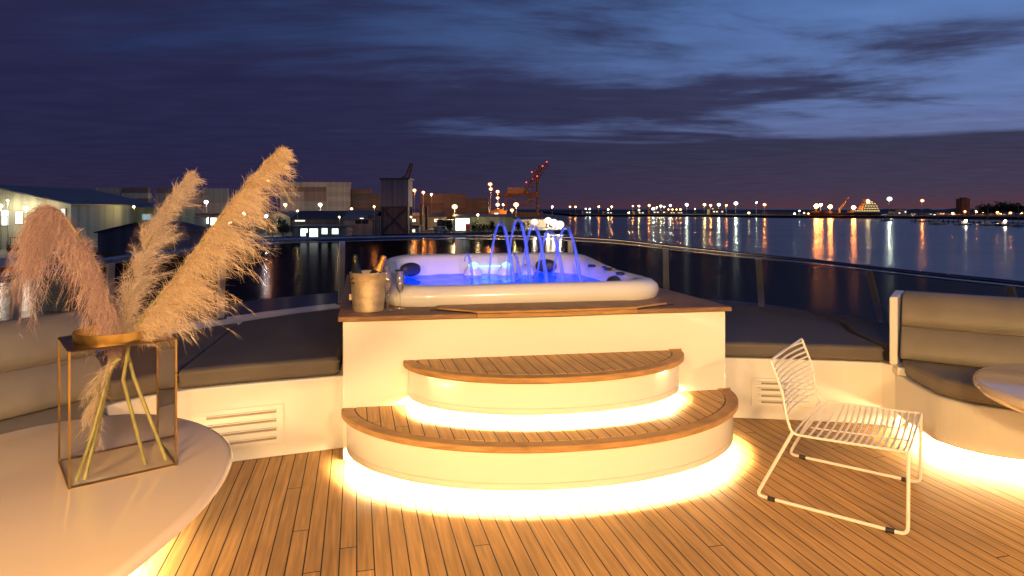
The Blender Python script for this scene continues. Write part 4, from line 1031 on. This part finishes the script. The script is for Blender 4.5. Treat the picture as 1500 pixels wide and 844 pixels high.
building('warehouse', 'low green lit warehouse under the big orange flood lamp', 100, 226, 305, 142, 18, GREENW, GREYR, 299, False, wins=((105, 119, 313, 323, WINC), (121, 133, 314, 335, WINC), (208, 221, 314, 322, WINB), (112, 119, 326, 335, WINL)), doors=((150, 172, 312, bmat((.2, .22, .14))),))
building('shed', 'dark mauve gabled shed between the left and middle pampas plumes', 143, 256, 341, 112, 14, MAUVE, DARKR, 328, True)
building('office', 'small white office with a row of lit windows seen between two plumes', 286, 332, 315, 195, 12, bmat((.45, .45, .42)), GREYR, None, False, wins=((290, 297, 318, 328, WINC), (299, 306, 318, 328, WINC), (308, 318, 319, 330, WINL), (320, 329, 319, 328, WIND)))
building('house', 'pale lit house with hipped roof right of the golden plume', 394, 425, 318, 205, 12, CREAM, GREYR, 310, True, wins=((404, 409, 322, 328, WINL), (414, 419, 322, 328, WIND)))
building('office', 'low dockside office with bright white windows below the pale container stack', 428, 507, 333, 176, 14, bmat((.30, .29, .24)), GREYR, None, False, wins=((440, 451, 335, 346, WINC), (453, 466, 335, 348, WINC), (471, 480, 334.5, 343, WINC), (486, 496, 335, 343, WINC)), doors=((448, 453, 341, WIND),))
building('warehouse', 'long dark roofed warehouse behind the dockside office', 428, 510, 322, 205, 18, MAUVE, DARKR, 310, False, wins=((432, 447, 322.5, 324.5, WINL),))
building('shed', 'grey gabled shed left of the square tower', 503, 546, 322, 184, 16, bmat((.33, .31, .24)), GREYR, 309, False, wins=((520, 540, 322, 328, WIND), (527, 533, 319.5, 321, WINL)), doors=((508, 514, 332, WINL),))
building('shed', 'small dark lean-to right of the square tower', 640, 662, 324, 224, 10, bmat((.25, .24, .2)), DARKR, None)
building('shed', 'pale dock shed with brightly lit open doorway', 664, 752, 318, 212, 14, bmat((.48, .50, .36)), GREYR, 315, False, wins=((667, 688, 320, 338, WINC),), doors=((682, 688, 328, mat('red_board', (.5, .05, .04), .5)),))
building('shed', 'long brown shed behind the pale dock shed', 735, 800, 322, 262, 14, bmat((.22, .17, .13)), DARKR, 319, False)
building('terrace', 'low pale terrace with small windows behind the middle plume', 226, 286, 320, 188, 10, bmat((.34, .32, .27)), GREYR, None, False, wins=((236, 241, 324, 329, WINL), (248, 253, 324, 329, WIND), (262, 268, 324, 330, WINL), (275, 280, 324, 329, WINC)))
building('shed', 'brown corrugated shed seen between the middle and golden plumes', 326, 362, 322, 182, 12, bmat((.26, .19, .14)), DARKR, 315, False, wins=((334, 340, 325, 329, WINL),), doors=((346, 354, 326, MAUVE2),))
building('shed', 'long low shed under the tall orange lamps', 598, 650, 318, 262, 14, bmat((.34, .24, .15)), DARKR, 313, False, wins=((604, 609, 321, 325, WINL), (636, 642, 321, 325, WINL)))
building('control_room', 'small raised control room beside the tall orange mast lamps', 704, 716, 302, 352, 6, bmat((.32, .24, .16)), DARKR, None, False, wins=((705.5, 714.5, 304, 307, WINL),))
building('shed', 'orange lit shed at the foot of the red crane', 718, 742, 309, 345, 10, bmat((.45, .25, .12)), DARKR, 306, True, wins=((724, 730, 312, 315, WINL),))
building('shed', 'small grey pump house on the quay between tower and mooring piles', 600, 613, 332, 208, 6, bmat((.3, .3, .27)), DARKR, None, False, doors=((604, 608, 336, WINL),))
building('shed', 'wide dim transit shed behind the red crane legs', 745, 795, 311, 470, 14, bmat((.30, .17, .10)), DARKR, 308, False)
# tower with cross braced lower part
Y = 192; tw = thing('loading_tower', 'square mauve loading tower with cross braced lower half', 'tower', ((578-750)*Y/F, Y+4, LZ))
Xa, Xb = (558-750)*Y/F, (598-750)*Y/F; zt = EYE-(263-HY)*Y/F; zm = EYE-(303-HY)*Y/F; cx = (Xa+Xb)/2
TWM = bmat((.30, .22, .23)); TWD = bmat((.20, .14, .14))
MB().box((cx, Y+4, (zt+zm)/2), (Xb-Xa, 8, zt-zm)).build('upper_box', TWM, tw)
MB().box((cx, Y+4, zt+.2), (Xb-Xa+.8, 8.8, .4)).build('roof', DARKR, tw)
MB().box((cx, Y+4.3, (zm+LZ)/2), (Xb-Xa-1, 7.2, zm-LZ-.02)).build('lower_wall', TWD, tw)
for x in (Xa+.3, Xb-.3):
    for y in (Y+.2, Y+7.8): MB().box((x, y, (zm+LZ)/2), (.5, .5, zm-LZ)).build('leg', DARKR, tw)
MB().bar((Xa+.3, Y+.0, zm-.2), (Xb-.3, Y, LZ+.3), .25).build('cross_brace', DARKR, tw); MB().bar((Xb-.3, Y-.1, zm-.2), (Xa+.3, Y-.1, LZ+.3), .25).build('cross_brace', DARKR, tw)
MB().box((cx, Y-.05, zm-.1), (Xb-Xa, .3, .45)).build('beam', DARKR, tw)
# tank
Y = 186; x = (548-750)*Y/F; tk = thing('storage_tank', 'dark domed storage tank against the left side of the tower', 'tank', (x, Y, LZ))
MB().lathe([(1.9, 0), (1.9, 5.2), (1.6, 5.7), (.001, 6.0)], (x, Y, LZ), 20).build('tank_body', bmat((.07, .06, .06)), tk, smooth=40); MB().tube([(x+2, Y-.6, LZ), (x+2, Y-.6, LZ+5.6)], .12, 6).build('ladder', POLE, tk)
# chimney posts lit orange
for i, (px, top, wd_, c) in enumerate(((617, 301, 5, (.55, .26, .10)), (624.5, 303, 4, (.05, .04, .04)))):
    Y = 226+i*3; x = (px-750)*Y/F; zt = EYE-(top-HY)*Y/F; r = wd_/2*Y/F
    o = MB().lathe([(r, 0), (r, zt-LZ-.6), (r*1.3, zt-LZ-.5), (r*1.3, zt-LZ), (r*.6, zt-LZ)], (x, Y, LZ), 16).build('mooring_pile', bmat(c), smooth=40); tag(o, ['orange lit mooring pile right of the square tower', 'black mooring pile touching the orange lit one'][i], 'pile')

# ---- cranes
RED = mat('crane_red', (.20, .09, .05), .55, var=.1, vscale=1); REDL = lamp_mat('r', 4)
def crane(label, ox, Y, k, boom_px, g):
    c = thing('gantry_crane', label, 'crane', ((ox-750)*Y/F, Y+6, LZ), g)
    P = lambda px, py, d=0: W(px, py, Y)+Vector((0, d, 0))
    return c, P
c, P = crane('red ship to shore gantry crane with raised boom and red lights', 762, 430, 1, None, 'port cranes')
w = .75
for d in (0, 16):
    for a, b_ in (((741, 318), (741, 284)), ((788, 318), (788, 262)), ((741, 286), (789, 286)), ((741, 300), (788, 300)), ((741, 286), (765, 300)), ((788, 286), (765, 300)), ((765, 286), (790, 243)), ((788, 270), (790, 242))):
        nm = 'leg' if a[0] == b_[0] else 'brace'; MB().bar(P(*a, d), P(*b_, d), w).build(nm, RED, c)
mb = MB()
for d in (3, 9): mb.bar(P(728, 285, d), P(790, 283, d), 1.0)
for x in range(730, 788, 7): mb.bar(P(x, 284, 3), P(x+4, 284, 9), .4)
mb.build('girder', RED, c)
mb = MB()
for d in (3, 9):
    mb.bar(P(770, 276, d), P(802, 237, d), .8); mb.bar(P(773, 283, d), P(804, 241, d), .55)
for k in range(9):
    u = k/9; mb.bar(P(770+32*u, 276-39*u, 3), P(773+31*(u+.08), 283-42*(u+.08), 3), .35); mb.bar(P(770+32*u, 276-39*u, 3), P(770+32*u, 276-39*u, 9), .35)
mb.build('boom', RED, c)
MB().box(P(758, 279, 6), (14, 8, 4)).build('machine_house', RED, c); MB().box(P(776, 292, 6), (4, 4, 3.5)).build('cab', DARKR, c)
for (x, y) in ((801, 237), (787, 258), (779, 252), (771, 267), (780, 262), (795, 243)): MB().sphere(P(x, y, 1.5), .42, 5).build('warning_light', REDL, c)
c, P = crane('distant red crane boom rising behind the square tower', 592, 520, 1, None, 'port cranes')
mb = MB(); mb.bar(P(592, 264), P(602, 239), 1.1); mb.bar(P(596, 264, 6), P(603, 239, 6), .9)
for k in range(7): u = k/7; mb.bar(P(592+10*u, 264-25*u), P(596+8*u, 262-24*u, 6), .4)
mb.build('boom', RED, c)
for x in (586, 600): MB().bar(P(x, 318), P(x, 264), 1.1).build('leg', RED, c)
MB().bar(P(580, 267), P(604, 266), 1.4).build('girder', RED, c); MB().bar(P(582, 266), P(592, 258), .8).build('stay', RED, c)
# glow the orange lamps give the yard
# ---- ship
HULLM = mat('ship_hull', (.10, .045, .03), .6, var=.2, vscale=.3); SUP = bmat((.16, .13, .10)); Y = 585
shp = thing('cargo_ship', 'long dark cargo ship with brightly lit superstructure at the far shore', 'ship', ((1237-750)*Y/F, Y, WZ))
sx = lambda px: (px-750)*Y/F; sz = lambda py: EYE-(py-HY)*Y/F
out = [(sx(1186), Y), (sx(1196), Y-6), (sx(1275), Y-7), (sx(1286), Y-4), (sx(1286), Y+4), (sx(1275), Y+7), (sx(1196), Y+6)]
inn_ = [(p[0]+(.0 if p[0] > sx(1230) else 3.5), Y+(p[1]-Y)*.85) for p in out]
MB().rings([V3(inn_, WZ-1), V3(out, WZ+4.6)]).build('hull', HULLM, shp)
MB().prism([(sx(1186.5), Y), (sx(1196), Y-5.9), (sx(1204), Y-5.9), (sx(1204), Y+5.9), (sx(1196), Y+5.9)], WZ+4.6, WZ+6.2).build('forecastle', HULLM, shp)
sup = []
for i, (a, b_, z0, z1) in enumerate(((1246, 1284, 311.5, 308), (1260, 1283, 308, 304.5), (1262, 1282, 304.5, 301), (1265, 1280, 301, 297.5), (1269, 1276, 297.5, 295))):
    o = MB().box(((sx(a)+sx(b_))/2, Y, (sz(z0)+sz(z1))/2), (sx(b_)-sx(a), 11-i*1.2, sz(z1)-sz(z0)-.05)).build('superstructure_deck', SUP, shp)
    n_ = int((b_-a)/3.4)
    for k in range(n_):
        x = sx(a+2+(b_-a-4)*k/max(1, n_-1)); MB().sphere((x, Y-5.9+i*.6, sz(z1)-.6), .28, 4).build('deck_light', lamp_mat('y', 6), o)
MB().box((sx(1270), Y, sz(293.5)), (4.5, 5, 3.2)).build('funnel', HULLM, shp); MB().bar((sx(1267), Y, sz(297)), (sx(1267), Y, sz(290)), .3).build('mast', POLE, shp)
MB().sphere((sx(1267), Y-5, sz(295)), 1.2, 6).build('flood_lamp', lamp_mat('y', 35), shp)
MB().tube([(sx(1230), Y, sz(312)), (sx(1230), Y, sz(304))], .9, 8).build('crane_post', SUP, shp); MB().tube([(sx(1230), Y-1, sz(305.5)), (sx(1243), Y-1, sz(288))], [1.1, .45], 6).build('crane_jib', SUP, shp)
for x in (1206, 1220): MB().box((sx(x), Y, WZ+5.2), (6, 8, 1.2)).build('hatch_cover', HULLM, shp)
for i, (px, py, s_) in enumerate(((1193, 302, 1.9), (1199.5, 300, 1.2), (1213, 303, 1.7), (1247, 304, 1.6))):
    p = (sx(px), Y-4, sz(py)); o = MB().tube([(p[0], Y-3.5, WZ+4.6), (p[0], Y-3.5, p[2]+1)], .18, 5).build('lamp_mast', POLE, shp); MB().sphere(p, s_, 6, .8).build('mast_lamp', lamp_mat('o', 260), o)
# ---- silo tower, blocks, jetty on the right
def block(name, label, x0, x1, top, Y, d, m_, wins=0, cat_='building', capm=None):
    X0, X1 = (x0-750)*Y/F, (x1-750)*Y/F; zt = EYE-(top-HY)*Y/F; g = WZ+2.2
    t_ = thing(name, label, cat_, ((X0+X1)/2, Y+d/2, g), None)
    MB().box(((X0+X1)/2, Y+d/2, (g+zt)/2), (X1-X0, d, zt-g)).build('wall', m_, t_)
    MB().box(((X0+X1)/2, Y+d/2, zt+.25), (X1-X0+.6, d+.6, .5)).build('roof', capm or DARKR, t_)
    for k in range(wins):
        MB().box((X0+(X1-X0)*(k+.5)/wins, Y-.05, g+(zt-g)*.55), ((X1-X0)/wins*.5, .1, (zt-g)*.22)).build('window', WINL if k % 3 else WIND, t_)
    return t_
sb = block('silo_tower', 'dark square silo tower standing above the far right shore', 1409, 1421, 292, 680, 9, bmat((.13, .08, .06)), 0, 'tower')
X = (1415-750)*680/F; MB().box((X, 684, EYE-(290.5-HY)*680/F), (5, 5, 1.6)).build('roof_house', DARKR, sb)
pale = bmat((.5, .46, .44)); warm = bmat((.40, .26, .16))
for i, (a, b_, top, m_, n_, lab) in enumerate(((1288, 1300, 314, warm, 3, 'low orange lit quay building at the ship stern'), (1310, 1320, 310, pale, 2, 'pale block just right of the tall white lamp'), (1321, 1328, 307, pale, 2, 'taller pale block right of the tall white lamp'), (1330, 1345, 313, warm, 4, 'low lit terrace left of the tall orange lamp'),
    (1356, 1366, 313, pale, 2, 'small pale house right of the tall orange lamp'), (1372, 1384, 312, warm, 3, 'low warm house left of the silo tower'), (1386, 1407, 314, warm, 4, 'long orange warehouse at the foot of the silo tower'), (1424, 1446, 315, warm, 5, 'long lit quay shed right of the silo tower'), (1450, 1474, 314, bmat((.2, .13, .1)), 3, 'brown shed near the right edge of the far shore'),
    (858-4, 866, 309, pale, 3, 'small white building at the left end of the far shore'), (885, 897, 310, warm, 3, 'low orange lit shed at the left of the far shore'), (930, 944, 310, warm, 3, 'yellow lit plant building on the far shore'), (952, 975, 308.5, warm, 5, 'large lit terminal building amid the far shore lamps'), (978, 1000, 310, warm, 6, 'long orange lit shed in the middle of the far shore'), (1040, 1060, 307, bmat((.3, .3, .2)), 5, 'sparkling process plant on the far shore'), (1122, 1160, 312, bmat((.08, .06, .05)), 0, 'long dark shed on the far shore left of the ship'))):
    block('harbour_building', lab, a, b_, top, 690 if a < 1200 else 650, 10, m_, n_)
# breakwater jetty, small boats
jt = thing('jetty', 'long low dark jetty on the water below the right shore lamps', 'jetty', ((1420-750)*350/F, 350, WZ))
a = W(1336, 328, 400); Yj0, Yj1 = 400, 330
pa = ((1336-750)*400/F, 400); pb = ((1540-750)*330/F, 330)
d = Vector((pb[0]-pa[0], pb[1]-pa[1])); ln = d.length; ang = math.atan2(d.y, d.x); mid = ((pa[0]+pb[0])/2, (pa[1]+pb[1])/2)
MB().box((mid[0], mid[1], WZ+.9), (ln, 3, .5), ang).build('walkway', DLAND, jt)
for k in range(26):
    u = (k+.5)/26; MB().tube([(pa[0]+d.x*u, pa[1]+d.y*u-1.2, WZ-1), (pa[0]+d.x*u, pa[1]+d.y*u-1.2, WZ+1.9+random.uniform(-.2, .5))], .28, 6).build('pile', DLAND, jt)
def boat(px, py, Ln, label, mhull, mast=0, lit=False, rz=0, cab=True):
    x, y = wl(px, py); b_ = thing('moored_boat', label, 'boat', (x, y, WZ))
    o = []
    hw = Ln*.15; M_ = Matrix.Rotation(rz, 3, 'Z'); T_ = lambda l: [tuple(Vector((x, y, 0))+M_ @ Vector(p)) for p in l]
    out = lambda k, z: T_([(-Ln/2, -hw*k, z), (Ln*.15, -hw*k, z), (Ln*.38, -hw*.6*k, z+.1), (Ln/2*(.9+.1*k), 0, z+.25), (Ln*.38, hw*.6*k, z+.1), (Ln*.15, hw*k, z), (-Ln/2, hw*k, z)])
    MB().rings([out(.6, WZ-.3), out(1, WZ+.9)]).build('hull', mhull, b_)
    if cab:
        MB().rings([T_([(-Ln*.25, -hw*.7, WZ+.9), (Ln*.18, -hw*.7, WZ+.9), (Ln*.18, hw*.7, WZ+.9), (-Ln*.25, hw*.7, WZ+.9)]), T_([(-Ln*.22, -hw*.6, WZ+2.1), (Ln*.08, -hw*.6, WZ+2.1), (Ln*.08, hw*.6, WZ+2.1), (-Ln*.22, hw*.6, WZ+2.1)])]).build('cabin', pale, b_)
    if mast: MB().tube([(x, y, WZ+.9), (x, y, WZ+mast)], .09, 5).build('mast', POLE, b_)
    if lit: MB().sphere((x, y-hw, WZ+2.5), .5, 5).build('cabin_lamp', lamp_mat('k', 40), b_)
    return b_
WB = bmat((.5, .5, .5)); RB = bmat((.55, .05, .04), .5); OB = bmat((.40, .17, .05))
for i, (px, py, L_, m_, ms, lt) in enumerate(((1300, 324, 9, WB, 0, 0), (1374, 329, 9, WB, 9, 0), (1412, 330, 10, WB, 0, 1), (1447, 330.5, 9, WB, 10, 0), (1470, 331, 8, DLAND, 0, 1), (1492, 332, 9, WB, 11, 0))):
    boat(px, py, L_, ['small boat on the water below the tallest white lamp', 'white sailing boat at the left half of the jetty', 'motor boat with cabin lamp moored below the silo tower', 'white sailing boat moored right of the silo tower', 'dark motor boat with a lamp near the right edge', 'rightmost sailing boat by the jetty'][i], m_, ms, bool(lt), R(random.uniform(-20, 20)))
boat(8, 399, 12, 'red workboat by the near left quay under the drooping plume', RB, 0, False, R(8))
boat(168, 386, 10, 'orange brown barge by the quay behind the pampas', OB, 0, False, R(-4), cab=False)
# ---- trees and bushes
LEAF = mat('dark_foliage', (.045, .06, .025), .8, var=.3, vscale=1)
BARK = mat('bark', (.08, .055, .04), .9)
def tree(px, base_py, Y, h, w, label, n=900):
    x = (px-750)*Y/F; z = LZ; t_ = thing('tree', label, 'tree', (x, Y, z))
    MB().tube([(x, Y, z), (x+.1, Y, z+h*.35), (x, Y, z+h*.75)], [.22, .16, .05], 6).build('trunk', BARK, t_)
    cl = [(random.gauss(0, w*.26), random.gauss(0, w*.25), h*random.uniform(.35, .9), random.uniform(.5, 1)*w*.26) for _ in range(11)]
    mb = MB()
    for _ in range(n):
        c_ = random.choice(cl); v = Vector((random.gauss(0, 1), random.gauss(0, 1), random.gauss(0, 1))).normalized()*c_[3]*random.uniform(.5, 1.1)
        p = Vector((x+c_[0], Y+c_[1], z+c_[2]))+v; s = random.uniform(.12, .3); a = Vector((random.uniform(-1, 1), random.uniform(-1, 1), random.uniform(-1, 1)))*s; b2 = Vector((random.uniform(-1, 1), random.uniform(-1, 1), random.uniform(-1, 1)))*s
        mb.add([p-a, p+b2, p+a, p-b2], [(0, 1, 2, 3)])
    mb.build('crown', LEAF, t_)
for i, (px, Y, h, w, lab) in enumerate(((398, 168, 5.2, 6, 'dark bushy tree right of the golden plume'), (414, 172, 4, 5, 'lower dark tree between the golden plume and the dockside office'), (350, 165, 4, 5, 'dark tree partly hidden behind the golden plume'), (530, 190, 4.5, 4.5, 'dark shrubby tree by the storage tank'), (655, 214, 3.2, 4, 'small dark tree left of the lit doorway'),
    (700, 206, 2.8, 5, 'low dark tree in front of the pale dock shed'), (716, 206, 3.6, 4, 'taller dark tree in front of the pale dock shed'), (760, 225, 3, 6, 'dark shrubby tree left of the pier floodlights'))): tree(px, 0, Y, h, w, lab)
for i, (px, h, lab) in enumerate(((1446, 11, 'dark round tree beneath the right shore lamps'), (1468, 13, 'broad dark tree near the right edge of the shore'), (1488, 12, 'dark tree at the right edge of the shore'))):
    Y = 600; x = (px-750)*Y/F; z = WZ+2.2; t_ = thing('tree', lab, 'tree', (x, Y, z)); MB().tube([(x, Y, z), (x, Y, z+h*.6)], .4, 6).build('trunk', BARK, t_)
    mb = MB()
    for _ in range(700):
        v = Vector((random.gauss(0, 3.6), random.gauss(0, 3), random.gauss(h*.55, h*.17))); p = Vector((x, Y, z))+v; a = Vector([random.uniform(-1, 1) for _ in range(3)])*.9; b2 = Vector([random.uniform(-1, 1) for _ in range(3)])*.9; mb.add([p-a, p+b2, p+a, p-b2], [(0, 1, 2, 3)])
    mb.build('crown', LEAF, t_)
# ---- quay fence, pier, parked machinery
Yq = 199
fe = thing('quay_fence', 'low pale railing along the quay in front of the dock sheds', 'fence', ((690-750)*Yq/F, Yq, LZ)); FM = bmat((.35, .34, .26))
xa, xb = (600-750)*Yq/F, (778-750)*Yq/F
for z in (.5, 1.1): MB().box(((xa+xb)/2, Yq, LZ+z), (xb-xa, .12, .12)).build('rail', FM, fe)
for k in range(20): MB().box((xa+(xb-xa)*k/19, Yq, LZ+.6), (.16, .14, 1.2)).build('post', FM, fe)
Yf = 118; fe = thing('quay_fence', 'dark wire fence along the near left quay in front of the white warehouse', 'fence', ((60-750)*Yf/F, Yf, LZ)); xa, xb = (-60-750)*Yf/F, (150-750)*Yf/F
for z in (.4, 1.0, 1.6): MB().box(((xa+xb)/2, Yf, LZ+z), (xb-xa, .06, .06)).build('rail', POLE, fe)
for k in range(16): MB().box((xa+(xb-xa)*k/15, Yf, LZ+.85), (.1, .1, 1.7)).build('post', POLE, fe)
def forklift(px, Y, label):
    x = (px-750)*Y/F; z = LZ; t_ = thing('forklift', label, 'forklift', (x, Y, z), 'machines parked by the warehouse')
    MB().box((x, Y, z+.9), (2.6, 1.3, .8)).build('body', bmat((.35, .2, .04)), t_, bevel=.08); cg = MB()
    for dx in (-.7, .6):
        for dy in (-.55, .55): cg.box((x+dx, Y+dy, z+1.9), (.09, .09, 1.3))
    cg.box((x-.05, Y, z+2.58), (1.6, 1.3, .08)); cg.build('cage', DARKR, t_)
    m_ = MB()
    for dy in (-.4, .4): m_.box((x+1.45, Y+dy, z+1.7), (.12, .12, 3.2))
    m_.box((x+1.45, Y, z+2.6), (.1, .8, .12)); m_.build('mast', DARKR, t_)
    for dx in (-.85, .85): MB().tube([(x+dx, Y-.68, z+.42), (x+dx, Y+.68, z+.42)], .42, 12).build('wheel', BLK, t_)
forklift(24, 116, 'dark forklift in front of the glowing white warehouse, left one'); forklift(44, 117, 'dark forklift in front of the glowing white warehouse, right one')
for i, (px, Y, c_, lab) in enumerate(((600, 214, (.3, .3, .3), 'grey van parked behind the quay railing at the tower'), (646, 207, (.4, .4, .38), 'pale van parked left of the lit doorway'), (730, 207, (.12, .12, .13), 'dark van in front of the pale dock shed'))):
    x = (px-750)*Y/F; z = LZ; t_ = thing('parked_van', lab, 'van', (x, Y, z), 'vans parked on the quay')
    prof = [(-2.4, .4), (2.3, .4), (2.4, .9), (1.9, 1.15), (1.3, 1.95), (-2.3, 2.0), (-2.4, 1.2)]
    vs = [(x+a, Y-.9, z+b_) for a, b_ in prof]+[(x+a, Y+.9, z+b_) for a, b_ in prof]; n_ = len(prof)
    MB().add(vs, [tuple(range(n_)), tuple(range(2*n_-1, n_-1, -1))]+[(i_, n_+i_, n_+(i_+1) % n_, (i_+1) % n_) for i_ in range(n_)]).build('body', bmat(c_, .4), t_, bevel=.06)
    for dx in (-1.5, 1.5): MB().tube([(x+dx, Y-.93, z+.36), (x+dx, Y+.93, z+.36)], .36, 12).build('wheel', BLK, t_)
    MB().box((x+.9, Y-.91, z+1.5), (1.2, .03, .45)).build('window', WIND, t_)
pr = thing('pier', 'dark timber pier carrying the dazzling floodlights behind the fountains', 'pier', ((805-750)*248/F, 248, WZ))
MB().box(((806-750)*248/F, 249, LZ-.2), (15, 5, .4)).build('platform', DLAND, pr)
for k in range(7): MB().tube([((784+7.5*k-750)*248/F, 246.6, WZ-1), ((784+7.5*k-750)*248/F, 246.6, LZ-.38)], .25, 6).build('pile', DLAND, pr)
